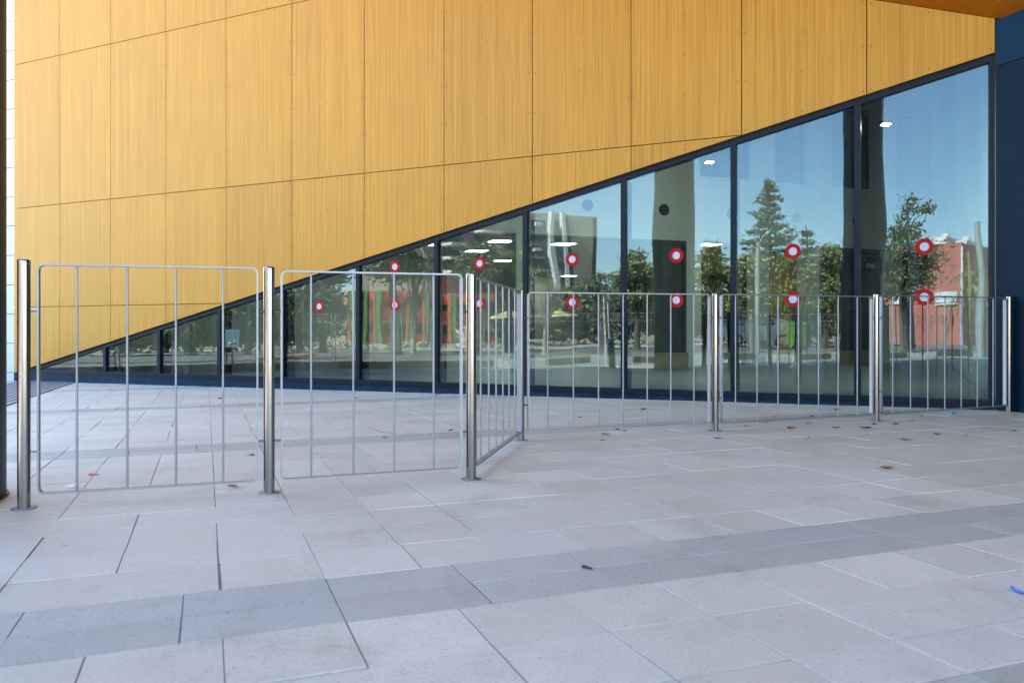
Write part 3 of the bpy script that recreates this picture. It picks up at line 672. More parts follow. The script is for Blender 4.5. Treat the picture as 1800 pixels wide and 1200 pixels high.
for a in [
    (408, 856, 0.055, 1, 'curled tan dry leaf on the paving left of the second railing post'),
    (443, 801, 0.045, 3, 'flat greenish leaf behind the railing just left of the second post'),
    (387, 701, 0.070, 0, 'brown dry leaf alone on the far paving near the plinth'),
    (626, 700, 0.060, 2, 'dark dry leaf near the plinth behind the second railing panel'),
    (792, 757, 0.040, 2, 'small dark leaf behind the right end of the second railing panel'),
    (676, 770, 0.040, 2, 'small dark leaf in the middle behind the second railing panel'),
    (1019, 734, 0.055, 3, 'green leaf behind the left end of the railing panel right of the corner'),
    (1131, 720, 0.070, 0, 'crumpled brown leaf behind the middle of the railing under the grey door'),
    (1116, 719, 0.020, 2, 'tiny dark leaf scrap left of a crumpled brown leaf'),
    (1085, 756, 0.040, 2, 'dark leaf below the bottom bar, left one of a close pair'),
    (1099, 758, 0.040, 2, 'dark leaf below the bottom bar, right one of a close pair'),
    (1064, 764, 0.070, 1, 'long tan twig-like leaf in front of the corner railing panel'),
    (1058, 774, 0.040, 0, 'reddish leaf nearest the railing corner, in front of the long tan one'),
    (1260, 771, 0.065, 0, 'brown leaf right in front of the fifth post'),
    (1362, 733, 0.055, 1, 'tan leaf behind the bottom bar of the sixth panel, left part'),
    (1345, 743, 0.050, 0, 'brown leaf under the bottom bar right of the fifth post'),
    (1312, 749, 0.035, 2, 'small dark leaf between the fifth post and a brown leaf'),
    (1390, 753, 0.085, 0, 'long flat reddish brown leaf in front of the railing between fifth and sixth posts'),
    (1420, 745, 0.060, 1, 'raised pale tan leaf in front of the bottom bar mid panel'),
    (1428, 732, 0.035, 2, 'dark leaf scrap behind the bottom bar mid panel'),
    (1467, 708, 0.065, 1, 'yellowish leaf farthest back beside the plinth'),
    (1472, 721, 0.075, 0, 'flat brown leaf behind the railing left of the sixth post'),
    (1468, 752, 0.080, 1, 'curled tan leaf in front of the railing left of the sixth post'),
    (1522, 753, 0.110, 0, 'longest flat red brown leaf in front of the sixth post'),
    (1537, 746, 0.050, 2, 'dark leaf touching the foot of the sixth post'),
    (1560, 723, 0.060, 1, 'pale leaf behind the railing right of the sixth post'),
    (1575, 746, 0.060, 0, 'thin brown leaf a little right of the sixth post'),
    (1603, 740, 0.055, 1, 'tan leaf in front of the last railing panel'),
    (1620, 732, 0.045, 1, 'small grey tan leaf just below the last bottom bar'),
    (1590, 774, 0.075, 1, 'plump tan leaf on open paving below the last panel'),
    (1648, 764, 0.060, 0, 'brown leaf on open paving right of a plump tan leaf'),
    (1698, 766, 0.030, 2, 'tiny dark leaf on open paving toward the right edge'),
    (1782, 729, 0.050, 1, 'tan leaf at the foot of the last post'),
    (1783, 758, 0.035, 2, 'small dark leaf on open paving at the right picture edge'),
    (1559, 824, 0.075, 0, 'lone red brown leaf out on the paving, nearest of all to the viewer'),
    (1422, 770, 0.025, 2, 'tiny dark leaf on open paving below the middle panel')]: leaf(*a)
def lit(name, label, cat, m, mt, px, py, rz=0.3):
    p = G(px, py); o = m.build(name, mt); o.location = (p.x, p.y, gz(p.x, p.y)); o.rotation_euler = (0, 0, rz); return tag(o, label, cat)
m = MB(); m.lathe(0, 0, [(0.018, 0.0), (0.019, 0.022), (0.016, 0.027)], 14)
lit('bottle_cap', 'green plastic bottle cap lying in front of the last railing panel', 'bottle cap', m, mat('green_plastic', (0.01, 0.22, 0.14), 0.4), 1677, 729)
m = MB(); m.hexa([(-0.018, -0.004, 0.001), (0.014, -0.006, 0.001), (0.02, 0.004, 0.001), (-0.016, 0.005, 0.001)], [(-0.014, -0.003, 0.012), (0.011, -0.004, 0.007), (0.015, 0.003, 0.006), (-0.012, 0.004, 0.010)])
lit('black_fragment', 'small black fragment lying on the grey paving band', 'litter', m, M_BLACK, 1032, 999, -0.5)
m = MB()
r = random.Random(3)
for k in range(9):
    a = [(r.uniform(-0.035, 0.035), r.uniform(-0.02, 0.02), r.uniform(0.001, 0.018)) for _ in range(4)]; m.quad(*a)
lit('crumpled_paper', 'crumpled scrap of white paper under the first railing panel', 'litter', m, M_PAPER, 124, 856)
m = MB(); m.hexa([(-0.03, -0.008, 0.001), (0.03, -0.004, 0.001), (0.028, 0.006, 0.001), (-0.026, 0.01, 0.001)], [(-0.028, -0.006, 0.01), (0.028, -0.003, 0.004), (0.025, 0.004, 0.004), (-0.022, 0.008, 0.012)])
lit('red_scrap', 'red plastic scrap on a joint behind the first railing panel', 'litter', m, mat('red_plastic', (0.55, 0.09, 0.06), 0.5), 166, 835)
def wire(name, label, pts, rad, mt):
    P = [G(*q) for q in pts]; m = MB(); m.tube([(p.x, p.y, gz(p.x, p.y) + rad + 0.0015) for p in P], rad, 6); o = m.build(name, mt, None, True); tag(o, label, 'wire')
wire('wire', 'thin red wire curling on the paving behind the second railing panel', [(650, 750), (661, 756), (672, 760), (685, 761), (697, 761)], 0.0022, mat('red_wire', (0.35, 0.10, 0.12), 0.5))
wire('blue_cable', 'blue cable end curving in from the right picture edge', [(1778, 1034), (1784, 1040), (1792, 1043), (1802, 1045), (1830, 1047)], 0.0042, mat('blue_cable_sheath', (0.03, 0.13, 0.42), 0.4))
wire('twig', 'dark forked twig on the paving near the plinth', [(764, 695), (768, 692), (773, 693), (778, 691)], 0.004, LM[2])

# ------------------------------------------------------------------ the street across the forecourt, mirrored in the glass
def P3(p, dz=0.0): return (p.x, p.y, gz(p.x, p.y) + dz)
M_KW = worn('white_kerb_paint', (0.70, 0.69, 0.66), 0.08, 0.7); M_KB = worn('dark_kerb_paint', (0.09, 0.085, 0.08), 0.2, 0.8)
kb = thing('kerb', 'kerb painted in white and dark blocks mirrored low in the glass', 'kerb')
for k in range(56):
    v0 = -14 + k * 0.62
    gbox('kerb_block', -5.62, -5.45, v0, v0 + 0.612, -0.06, 0.13, (M_KW, M_KW, M_KB, M_KB)[k % 4], kb)
strip('verge', -9.2, -5.62, -80, 90, 0.06, worn('brown_loose_soil', (0.20, 0.145, 0.10), 0.35, 0.95, 2))
strip('sidewalk', -24.0, -21.5, -120, 120, 0.03, worn('pale_sidewalk_concrete', (0.40, 0.37, 0.32), 0.12, 0.85, 1))
# rubble row
rb = MB(); r = random.Random(8)
for k in range(480):
    u_, v_ = -25.2 + r.gauss(0, 0.45), r.uniform(-26, 14); p = uv(u_, v_); s = r.uniform(0.08, 0.22); z = gz(p.x, p.y) + r.uniform(0, 0.30)
    q = []
    for dx, dy, dz in ((-1, 0, 0), (1, 0, 0), (0, -1, 0), (0, 1, 0), (0, 0, -0.8), (0, 0, 0.8)):
        q.append((p.x + dx * s * r.uniform(0.6, 1.1), p.y + dy * s * r.uniform(0.6, 1.1), z + dz * s * r.uniform(0.6, 1.0)))
    kk = len(rb.v); rb.v += q
    for f in ((0, 2, 5), (2, 1, 5), (1, 3, 5), (3, 0, 5), (2, 0, 4), (1, 2, 4), (3, 1, 4), (0, 3, 4)): rb.f.append(tuple(kk + i for i in f)); rb.m.append(0)
rb.build('rubble', worn('pale_rubble_stone', (0.27, 0.24, 0.19), 0.3, 0.9, 1.2), None, kind='stuff')
# wire mesh fence along the verge
M_MESHW = mat('galvanised_wire', (0.42, 0.43, 0.42), 0.45, 0.6)
fe = thing('mesh_fence', 'low galvanised wire mesh fence along the kerb mirrored across the glass', 'fence')
def FU(v_, z): p = uv(-7.0, v_); return (p.x, p.y, gz(p.x, p.y) + 0.06 + z)
for k in range(11):
    v0 = -8.5 + k * 2.4
    m = MB(); m.tube([FU(v0, -0.05), FU(v0, 1.22)], 0.021, 8); m.tube([FU(v0 + 0.09, -0.05), FU(v0 + 0.09, 1.20)], 0.016, 8); m.build('post', M_MESHW, fe)
    m = MB()
    for z in (0.10, 0.98, 1.18): m.tube([FU(v0 + 0.09, z), FU(v0 + 2.4, z)], 0.012, 6)
    m.build('rail', M_MESHW, fe)
    m = MB()
    for j in range(38): m.tube([FU(v0 + 0.13 + j * 0.06, 0.10), FU(v0 + 0.13 + j * 0.06, 1.18)], 0.0030, 4, False)
    m.build('wire_mesh', M_MESHW, fe, kind='stuff')

# foliage
def leaf_material(name, dark, light):
    m = mat(name, dark, 0.6, 0, 0.3); r_ = N(m, 'ShaderNodeNewGeometry').outputs['Random Per Island']
    L(m, ramp(m, r_, [(0.0, dark), (0.6, light), (1.0, tuple(min(1, c * 1.35) for c in light))]), bsdf(m).inputs['Base Color']); return m
F_OLIVE = leaf_material('olive_leaves', (0.09, 0.10, 0.04), (0.24, 0.24, 0.10))
F_DARK = leaf_material('dark_green_leaves', (0.045, 0.058, 0.026), (0.13, 0.15, 0.065))
F_CON = leaf_material('grey_green_needles', (0.10, 0.12, 0.08), (0.25, 0.27, 0.17))
F_YEL = leaf_material('yellow_green_leaves', (0.13, 0.125, 0.03), (0.24, 0.21, 0.06))
M_BARK = worn('grey_brown_bark', (0.13, 0.10, 0.075), 0.3, 0.9, 5); M_PALE = worn('pale_bark', (0.42, 0.38, 0.31), 0.15, 0.85, 5)
def tree(name, label, px, Z, ytop, ybase, halfw, fol, n=1500, lsize=0.16, bark=None, trunk_r=0.14, ycrown=None, clumps=26, seed=0, group='trees across the street', bare=0):
    n = int(n * 1.7); lsize *= 0.74
    rr = random.Random(px * 3 + seed); p = VR(px, Z); g = gz(p.x, p.y); ztop = VH(ytop, Z) - g
    zc0 = (VH(ycrown, Z) - g) if ycrown else ztop * 0.32; rad = halfw * Z / FPX
    t = thing(name, label, 'tree', (p.x, p.y, g), rr.uniform(0, 6), group)
    m = MB(); lean = rr.uniform(-0.3, 0.3)
    fork = (lean * 0.5, 0.05, zc0 * 0.95)
    m.tube([(0, 0, -0.1), (lean * 0.2, 0, zc0 * 0.4), fork], [trunk_r * 1.25, trunk_r, trunk_r * 0.8], 8)
    C_ = []
    for k in range(clumps):
        a = rr.uniform(0, 2 * math.pi); tz = rr.random(); rz = math.sqrt(max(0.05, 1 - (2 * tz - 0.85) ** 2 * 0.8))
        q = rad * rz * math.sqrt(rr.random()) * 0.92
        C_.append(Vector((q * math.cos(a), q * math.sin(a), zc0 + (ztop - zc0) * (0.06 + 0.9 * tz))))
    for c in C_[:max(7, clumps // 2)]:
        mid = Vector(fork).lerp(c, 0.5) + Vector((rr.uniform(-.2, .2), rr.uniform(-.2, .2), rr.uniform(0, .35)))
        m.tube([fork, mid, c], [trunk_r * 0.45, trunk_r * 0.25, trunk_r * 0.08], 5, False)
    for k in range(bare):
        a = rr.uniform(0, 6.28); e = Vector((math.cos(a) * rad * rr.uniform(.3, 1), math.sin(a) * rad * rr.uniform(.3, 1), ztop * rr.uniform(0.8, 1.05)))
        mid = Vector(fork).lerp(e, 0.5) + Vector((rr.uniform(-.25, .25), rr.uniform(-.25, .25), 0)); m.tube([fork, mid, e], [0.05, 0.03, 0.01], 5, False)
    m.build('trunk', bark or M_BARK, t, True)
    if n:
        f = MB()
        for k in range(n):
            c = C_[rr.randrange(len(C_))]; sd = rad * 0.24
            q = c + Vector((rr.gauss(0, sd), rr.gauss(0, sd), rr.gauss(0, sd * 0.6)))
            s = lsize * rr.uniform(0.6, 1.3); d = Vector((rr.gauss(0, 1), rr.gauss(0, 1), rr.gauss(0, 1))).normalized(); e = d.orthogonal().normalized()
            e = (Matrix.Rotation(rr.uniform(0, 6.28), 3, d) @ e); b = d.cross(e)
            f.quad(q - e * s, q - b * s * 0.45, q + e * s, q + b * s * 0.45)
        f.build('crown', fol, t)
    return t
def conifer(px, Z, ytop, ybase, halfw, label, fol=F_CON, tiers=19):
    rr = random.Random(px); p = VR(px, Z); g = gz(p.x, p.y); H = VH(ytop, Z) - g; rad = halfw * Z / FPX
    t = thing('conifer_tree', label, 'tree', (p.x, p.y, g), 0.4, 'trees across the street')
    m = MB(); m.tube([(0, 0, -0.1), (0.05, 0, H * 0.5), (0, 0.03, H * 0.98)], [0.17, 0.11, 0.02], 8); f = MB()
    for k in range(tiers):
        z = H * (0.20 + 0.78 * k / tiers); rk = rad * (1 - (k / tiers)) ** 0.75 * rr.uniform(0.75, 1.1) + 0.12; nb = 7
        for b in range(nb):
            a = 6.283 * (b + rr.uniform(-.3, .3)) / nb + k * 0.7; ln = rk * rr.choice((0.4, 0.7, 0.85, 1.0, 1.1, 1.2)) * rr.uniform(0.9, 1.08)
            e = Vector((math.cos(a) * ln, math.sin(a) * ln, z + ln * rr.uniform(-0.12, 0.30))); s0_ = Vector((0, 0, z)); m.tube([s0_, e], [0.035, 0.008], 4, False)
            for j in range(int(22 + 70 * ln)):
                tt = rr.uniform(0.18, 1.03); q = s0_.lerp(e, tt) + Vector((rr.gauss(0, .075), rr.gauss(0, .075), rr.gauss(0, .06)))
                s = rr.uniform(0.05, 0.13); d = (e - s0_).normalized() + Vector((rr.gauss(0, .7), rr.gauss(0, .7), rr.gauss(0.3, .5))); d.normalize(); w_ = d.orthogonal().normalized()
                w_ = Matrix.Rotation(rr.uniform(0, 6.28), 3, d) @ w_
                f.quad(q - d * s, q + w_ * s * 0.4, q + d * s * 1.2, q - w_ * s * 0.4)
    m.build('trunk', M_BARK, t, True); f.build('crown', fol, t)
GR = 'trees across the street'
conifer(1352, 40, 300, 600, 76, 'tall pointed conifer mirrored in the glass pane right of the grey door')
conifer(1424, 42, 388, 600, 30, 'small pointed conifer mirrored beside the tall conifer', tiers=11)
tree('ficus_tree', 'broad dark tree with forked trunk mirrored before the red striped building', 690, 30, 425, 618, 66, F_DARK, 1500, 0.13, None, 0.2, 492)
tree('pruned_tree', 'pruned tree with pale bare branches mirrored before the red striped building', 722, 31, 450, 616, 45, F_DARK, 120, 0.1, M_PALE, 0.12, 545, bare=12)
tree('street_tree', 'loose olive green tree mirrored left of the mullion by the third post', 835, 33, 425, 612, 42, F_OLIVE, 2600, 0.10, None, 0.13, 495, clumps=36)
tree('street_tree', 'olive tree mirrored above the railing corner', 892, 34, 440, 612, 40, F_OLIVE, 2600, 0.10, None, 0.13, 505, clumps=36)
tree('street_tree', 'thin twiggy tree mirrored in front of the beige tower', 948, 30, 470, 612, 34, F_OLIVE, 500, 0.09, M_PALE, 0.08, bare=16)
tree('street_tree', 'round light olive tree mirrored right of the beige tower', 1056, 36, 468, 610, 28, F_CON, 1300, 0.11)
tree('street_tree', 'leafy tree mirrored between the tower and the grey door', 1122, 34, 442, 610, 36, F_OLIVE, 3400, 0.12, clumps=36)
tree('street_tree', 'yellowing tree mirrored just right of the grey door', 1252, 38, 428, 608, 34, F_YEL, 2600, 0.12)
tree('street_tree', 'bushy tree mirrored under the tall conifer', 1330, 36, 455, 606, 42, F_OLIVE, 3200, 0.13, clumps=36)
tree('street_tree', 'yellowing tree mirrored over the yellow column', 1392, 39, 452, 606, 36, F_YEL, 2600, 0.12)
tree('street_tree', 'dense green tree mirrored left of the last mullion', 1458, 37, 425, 605, 42, F_OLIVE, 3400, 0.12, clumps=36)
tree('ficus_tree', 'large leafy tree with wispy upper branches mirrored before the pink building', 1588, 26, 398, 605, 62, F_DARK, 2600, 0.11, None, 0.16, 520, bare=7)
tree('ficus_tree', 'high thin branch of leaves mirrored against blue sky', 1604, 27, 335, 605, 36, F_DARK, 260, 0.10, None, 0.07, 400, clumps=9)
for px, yt, hw, lb in ((215, 560, 80, 'far left'), (330, 520, 70, 'left, under the first railing panel'), (430, 500, 60, 'behind the paper notice'), (520, 468, 60, 'right of the second post'), (560, 452, 44, 'left of the red striped building')):
    tree('shade_tree', 'dark dense tree mirrored in the low panes ' + lb, px, 34, yt, 612, hw, F_DARK, 3200, 0.16, None, 0.18, 600, clumps=40)
for k in range(7):
    px = 290 + 40 * k
    tree('bush', 'dark garden bush mirrored behind the mesh fence, number %s from the left' % ('one two three four five six seven'.split()[k]), px, 40, 552, 606, 34, F_DARK, 900, 0.15, None, 0.05, 604, clumps=14, group='bushes across the street')
for k, (px, yt, hw, fm) in enumerate(((915, 500, 50, F_DARK), (985, 515, 46, F_OLIVE), (1040, 500, 46, F_DARK), (1105, 478, 52, F_DARK), (1175, 470, 50, F_OLIVE), (1250, 468, 52, F_DARK), (1312, 462, 50, F_OLIVE), (1385, 470, 54, F_DARK), (1445, 462, 50, F_OLIVE), (1505, 455, 50, F_DARK))):
    tree('background_tree', 'dense background tree mirrored behind the street trees, ' + ('left of the beige tower', 'under the beige tower', 'at the right foot of the beige tower', 'left of the grey door', 'behind the grey door', 'right of the grey door', 'left foot of the tall conifer', 'right foot of the tall conifer', 'under the small conifer', 'behind the last mullion')[k], px, 50, yt, 604, hw, fm, 3000, 0.22, None, 0.2, 596, clumps=40, group='background trees', seed=9)
# palm
pp = VR(1738, 34); pg = gz(pp.x, pp.y)
pl = thing('palm_tree', 'yellow green palm mirrored at the right edge of the glass', 'tree', (pp.x, pp.y, pg))
m = MB(); m.tube([(0, 0, -.1), (0.05, 0, 1.5), (0, 0, 2.9)], [0.2, 0.17, 0.16], 10); m.build('trunk', M_BARK, pl, True)
m = MB(); r = random.Random(4)
for k in range(34):
    a = r.uniform(0, 6.28); ln = r.uniform(1.2, 1.9); up = r.uniform(-0.2, 1.1)
    prev = None
    for j in range(9):
        t = j / 8; q = Vector((math.cos(a) * ln * t, math.sin(a) * ln * t, 2.9 + up * ln * t - 1.0 * ln * t * t)); sd = Vector((-math.sin(a), math.cos(a), 0)) * 0.28 * (1 - t * 0.7)
        if prev is not None:
            for sg_ in (-1, 1): m.quad(q, q + sd * sg_ + Vector((0, 0, -0.10)) + (q - prev) * 0.5, q + sd * sg_ * 0.9 + Vector((0, 0, -0.12)) + (q - prev) * 0.9, q + (q - prev) * 0.25)
        prev = q
m.build('crown', F_YEL, pl)

# buildings
def facade(name, label, cat, px1, Z1, px2, Z2):
    R1, R2 = VR(px1, Z1), VR(px2, Z2); e = R1 - R2; W = e.length
    t = thing(name, label, cat, (R2.x, R2.y, 0), math.atan2(e.y, e.x)); return t, W, (lambda px: W * (px2 - px) / (px2 - px1))
M_REDB = worn('terracotta_red_wall', (0.70, 0.12, 0.06), 0.1, 0.8, 1); M_GRNF = worn('leaf_green_fin', (0.13, 0.33, 0.10), 0.1, 0.6, 2); M_ORF = worn('orange_red_fin', (0.62, 0.17, 0.08), 0.1, 0.7, 2)
M_BEIGE = worn('beige_render', (0.52, 0.44, 0.33), 0.06, 0.85, 0.6); M_BEIGE2 = worn('dim_tan_render', (0.26, 0.22, 0.165), 0.08, 0.85, 0.6)
M_PINK = worn('pink_render', (0.52, 0.165, 0.125), 0.05, 0.85, 0.6); M_WHITE = worn('white_render', (0.72, 0.70, 0.66), 0.05, 0.8, 1); M_TEAL = worn('green_grey_glazing', (0.035, 0.065, 0.062), 0.2, 0.25, 1)
Z = 62; t, W, X_ = facade('striped_building', 'long red building with leaning green fins mirrored in the middle panes', 'building', 603, Z, 925, Z + 3)
zt = VH(512, Z); zb = -0.6; wz0, wz1 = VH(541, Z), VH(532, Z)
box('wall', M_REDB, t, 0, W, 0.3, 10, zb, zt)
for k, px in enumerate(range(612, 925, 26)):
    x = X_(px); f = MB(); lean = (-0.22, 0.10, -0.05, -0.28, 0.16)[k % 5]
    f.hexa([(x - .14 + lean, -0.08, zb), (x + .14 + lean, -0.08, zb), (x + .14 + lean, 0.29, zb), (x - .14 + lean, 0.29, zb)], [(x - .14, -0.08, zt), (x + .14, -0.08, zt), (x + .14, 0.29, zt), (x - .14, 0.29, zt)]); f.build('fin', M_GRNF, t)
    f = MB(); f.hexa([(x + .22 + lean, -0.05, zb), (x + .48 + lean, -0.05, zb), (x + .48 + lean, 0.28, zb), (x + .22 + lean, 0.28, zb)], [(x + .22, -0.05, zt - .02), (x + .42, -0.05, zt - .02), (x + .42, 0.28, zt - .02), (x + .22, 0.28, zt - .02)]); f.build('fin', M_ORF, t)
    for z0_, z1_ in ((wz0, wz1), (VH(588, Z), VH(570, Z))):
        wf = box('window', M_DARKGLASS, t, x - .85, x - .30, 0.24, 0.34, z0_, z1_); box('sill', M_BEIGE2, wf, x - .88, x - .28, 0.18, 0.30, z0_ - .06, z0_ - .002)
Z = 85; t, W, X_ = facade('apartment_tower', 'beige apartment tower with dark window strips mirrored left of the grey door', 'building', 923, Z, 1042, Z + 4)
zt = VH(371, Z)
box('wall', M_BEIGE, t, 0, W, 0.0, 14, -1, zt)
for px0, px1 in ((1034, 1041), (992, 999)): box('window_strip', M_TEAL, t, X_(px1), X_(px0), -0.06, 0.02, 2, zt - 0.15)
for px in (985, 961): box('fin', M_WHITE, t, X_(px) - .22, X_(px) + .22, -0.75, -0.005, 5, zt + 0.1)
for fl, y in enumerate((392, 416, 440, 464, 488, 512, 536)):
    for px0, px1 in ((930, 955), (964, 981)):
        wf = box('window', M_TEAL, t, X_(px1), X_(px0), -0.05, 0.02, VH(y + 7, Z), VH(y - 9, Z)); box('sill', M_BEIGE2, wf, X_(px1) - .05, X_(px0) + .05, -0.3, -0.055, VH(y + 10, Z), VH(y + 7.2, Z))
    if fl in (0, 2): box('air_conditioner', M_WHITE, t, X_(941) - .4, X_(941) + .4, -0.5, -0.06, VH(y + 1, Z), VH(y - 5, Z))
Z = 72; t, W, X_ = facade('apartment_block', 'grey tan apartment block with white balconies mirrored above the third post', 'building', 745, Z - 6, 918, Z)
zt = VH(362, Z); box('wall', M_BEIGE2, t, 0, W, 0.0, 12, -1, zt)
for fl, y in enumerate((388, 412, 436, 460, 484)):
    for px0, px1 in ((776, 806), (826, 862)):
        b = box('balcony', M_WHITE, t, X_(px1), X_(px0), -1.1, -0.005, VH(y + 3, Z), VH(y - 2, Z)); box('opening', M_TEAL, b, X_(px1) + .15, X_(px0) - .15, -0.06, 0.02, VH(y - 4, Z), VH(y - 17, Z))
    box('window', M_TEAL, t, X_(905), X_(886), -0.05, 0.02, VH(y, Z), VH(y - 12, Z))
Z = 42; t, W, X_ = facade('pink_building', 'plain pink building with white roof boxes mirrored in the last pane', 'building', 1540, Z + 3, 1696, Z)
zt = VH(424, Z); box('wall', M_PINK, t, 0, W, 0.0, 12, -1, zt)
box('white_downpipe', M_WHITE, t, -0.10, 0.0, -0.14, 0.0, -0.5, zt - 0.2)
for px0, px1, y, d in ((1628, 1651, 405, 2), (1658, 1680, 412, 3)):
    rb_ = box('roof_box', M_WHITE, t, X_(px1), X_(px0), d, d + 2.5, zt + 0.003, VH(y, Z) + .05); m = MB(); m.lathe(X_((px0 + px1) / 2), d + 1.2, [(0.2, VH(y, Z) + .052), (0.22, VH(y, Z) + .3), (0.1, VH(y, Z) + .36)], 14); m.build('water_tank', M_WHITE, rb_, True)
for px0, px1, nm in ((1648, 1688, 1), (1576, 1600, 0)):
    s_ = thing('wall_sign', 'white wall sign with dark lettering on the pink building' if nm else 'blank white board on the pink building behind leaves', 'sign', tuple(t.location), t.rotation_euler[2])
    box('board', M_PAPER, s_, X_(px1), X_(px0), -0.08, -0.003, VH(531, Z), VH(509, Z))
    if nm: lettering(s_, 'מאמא-ועוד', 0.34, X_((px0 + px1) / 2), -0.085, VH(518, Z), mat('dark_blue_lettering', (0.05, 0.07, 0.11), 0.6))
Z = 66; t, W, X_ = facade('apartment_block', 'pale apartment block with dark windows mirrored at the right edge behind the poles', 'building', 1694, Z, 1775, Z + 4)
zt = VH(427, Z); box('wall', M_BEIGE, t, 0, W, 0.0, 12, -1, zt)
for fl, y in enumerate((440, 458, 476, 494)):
    for px in (1700, 1714, 1732, 1748):
        wf = box('window', M_TEAL, t, X_(px + 5), X_(px), -0.05, 0.02, VH(y + 4, Z), VH(y - 4, Z)); box('sill', M_WHITE, wf, X_(px + 5) - .05, X_(px) + .05, -0.35, -0.055, VH(y + 9, Z), VH(y + 4.2, Z))
Z = 50; t, W, X_ = facade('kiosk', 'low red brown kiosk mirrored behind the railing corner', 'kiosk', 968, Z, 1012, Z + 1)
box('wall', M_REDB, t, 0, W, 0, 3, -0.6, VH(531, Z)); box('roof', M_BEIGE2, t, -.2, W + .2, -.3, 3.2, VH(531, Z) + .003, VH(529, Z) + .1)
s_ = thing('kiosk_sign', 'red brown sign with white letters on the low kiosk', 'sign', tuple(t.location), t.rotation_euler[2])
box('board', M_REDB, s_, X_(1000), X_(974), -0.2, -0.1, VH(539, Z), VH(518, Z)); lettering(s_, 'חנות', 0.42, X_(987), -0.206, VH(531, Z), M_WTXT); lettering(s_, 'פרחים', 0.2, X_(987), -0.206, VH(522.5, Z), M_WTXT)
# parasols
for px, Z in ((968, 44), (890, 45)):
    p = VR(px, Z); g = gz(p.x, p.y)
    t = thing('parasol', 'yellow parasol mirrored ' + ('below the kiosk sign' if px == 968 else 'behind the railing corner post'), 'parasol', (p.x, p.y, g), 0, 'yellow parasols'); h = VH(548, Z) - g
    m = MB(); m.tube([(0, 0, 0), (0, 0, h)], 0.03, 6); m.build('pole', M_BARK, t)
    m = MB(); m.lathe(0, 0, [(1.25, h - .30), (1.22, h - .26), (0.05, h + .05)], 10); m.build('canopy', mat('yellow_cloth', (0.62, 0.52, 0.20), 0.8), t)
# poles and lamps
M_POLE = worn('pale_concrete_pole', (0.40, 0.36, 0.28), 0.12, 0.8, 3); M_GREYP = worn('grey_steel_pole', (0.34, 0.36, 0.36), 0.1, 0.5, 3)
p = VR(1334, 30); g = gz(p.x, p.y); q = VR(1348, 30) - p
t = thing('street_lamp', 'street lamp with short arm mirrored before the tall conifer', 'street lamp', (p.x, p.y, g)); zt = VH(424, 30) - g
m = MB(); m.tube([(0, 0, -.1), (0, 0, zt)], [0.085, 0.06], 10); m.build('pole', M_POLE, t, True)
m = MB(); m.tube([(0, 0, zt - .1), (q.x * .5, q.y * .5, zt + .22), (q.x * .9, q.y * .9, zt + .32)], 0.022, 6); ar = m.build('arm', M_GREYP, t, True)
m = MB(); m.hexa([(q.x * .8 - .06, q.y * .8 - .08, zt + .27), (q.x * 1.25 - .06, q.y * 1.25 - .08, zt + .35), (q.x * 1.25 + .06, q.y * 1.25 + .08, zt + .35), (q.x * .8 + .06, q.y * .8 + .08, zt + .27)], [(q.x * .8 - .05, q.y * .8 - .06, zt + .36), (q.x * 1.25 - .04, q.y * 1.25 - .05, zt + .41), (q.x * 1.25 + .04, q.y * 1.25 + .05, zt + .41), (q.x * .8 + .05, q.y * .8 + .06, zt + .36)]); m.build('lamp_head', M_WHITE, ar)
def pole(px, Z, y, r0, m_, name, label):
    p = VR(px, Z); g = gz(p.x, p.y); h = VH(y, Z) - g; m = MB(); m.tube([(0, 0, -.1), (r0 * .8, 0, h * .5), (0, r0, h)], [r0 * 1.15, r0, r0 * .8], 12); o = m.build(name, m_, None, True); o.location = (p.x, p.y, g); tag(o, label, 'pole')
pole(1722, 24, 388, 0.07, M_GREYP, 'steel_pole', 'thick grey steel pole mirrored at the right edge of the glass')
pole(1709, 27, 440, 0.05, worn('brown_wood_pole', (0.33, 0.20, 0.08), 0.2, 0.8, 4), 'wooden_pole', 'thin brown wooden pole mirrored left of the thick grey pole')
pole(1060, 17.5, 520, 0.022, M_WHITE, 'white_pole', 'thin white pole mirrored behind the railing, left of a close pair')
pole(1067, 17.7, 532, 0.018, M_WHITE, 'white_pole', 'thin white pole mirrored behind the railing, right of a close pair')
# bollards, pipes, barrier
p = VR(805, 30); g = gz(p.x, p.y); t = thing('traffic_barrier', 'orange and white striped barrier board mirrored by the third post', 'barrier', (p.x, p.y, g), FANG + math.pi)
box('board', M_WHITE, t, -.16, .16, -.02, .02, .25, 1.05)
for k in range(3): m = MB(); z = .3 + .27 * k; m.hexa([(-.161, -.024, z), (.161, -.024, z + .12), (.161, .024, z + .12), (-.161, .024, z)], [(-.161, -.024, z + .12), (.161, -.024, z + .24), (.161, .024, z + .24), (-.161, .024, z + .12)]); m.build('stripe', mat('orange_stripe', (0.75, 0.19, 0.05), .6), t)
m = MB(); m.box(-.2, .2, -.15, .15, 0, .1); m.box(-.05, .05, -.02, .02, .1, .25); m.build('foot', M_BLACK, t)
p = VR(816, 29); m = MB(); m.lathe(0, 0, [(.09, -.05), (.09, .9), (.06, .95)], 12); o = m.build('white_bollard', M_WHITE, None, True); o.location = P3(p); tag(o, 'white bollard mirrored right beside the striped barrier', 'bollard')
M_PIPE = worn('orange_plastic_pipe', (0.60, 0.20, 0.10), .1, .5, 4)
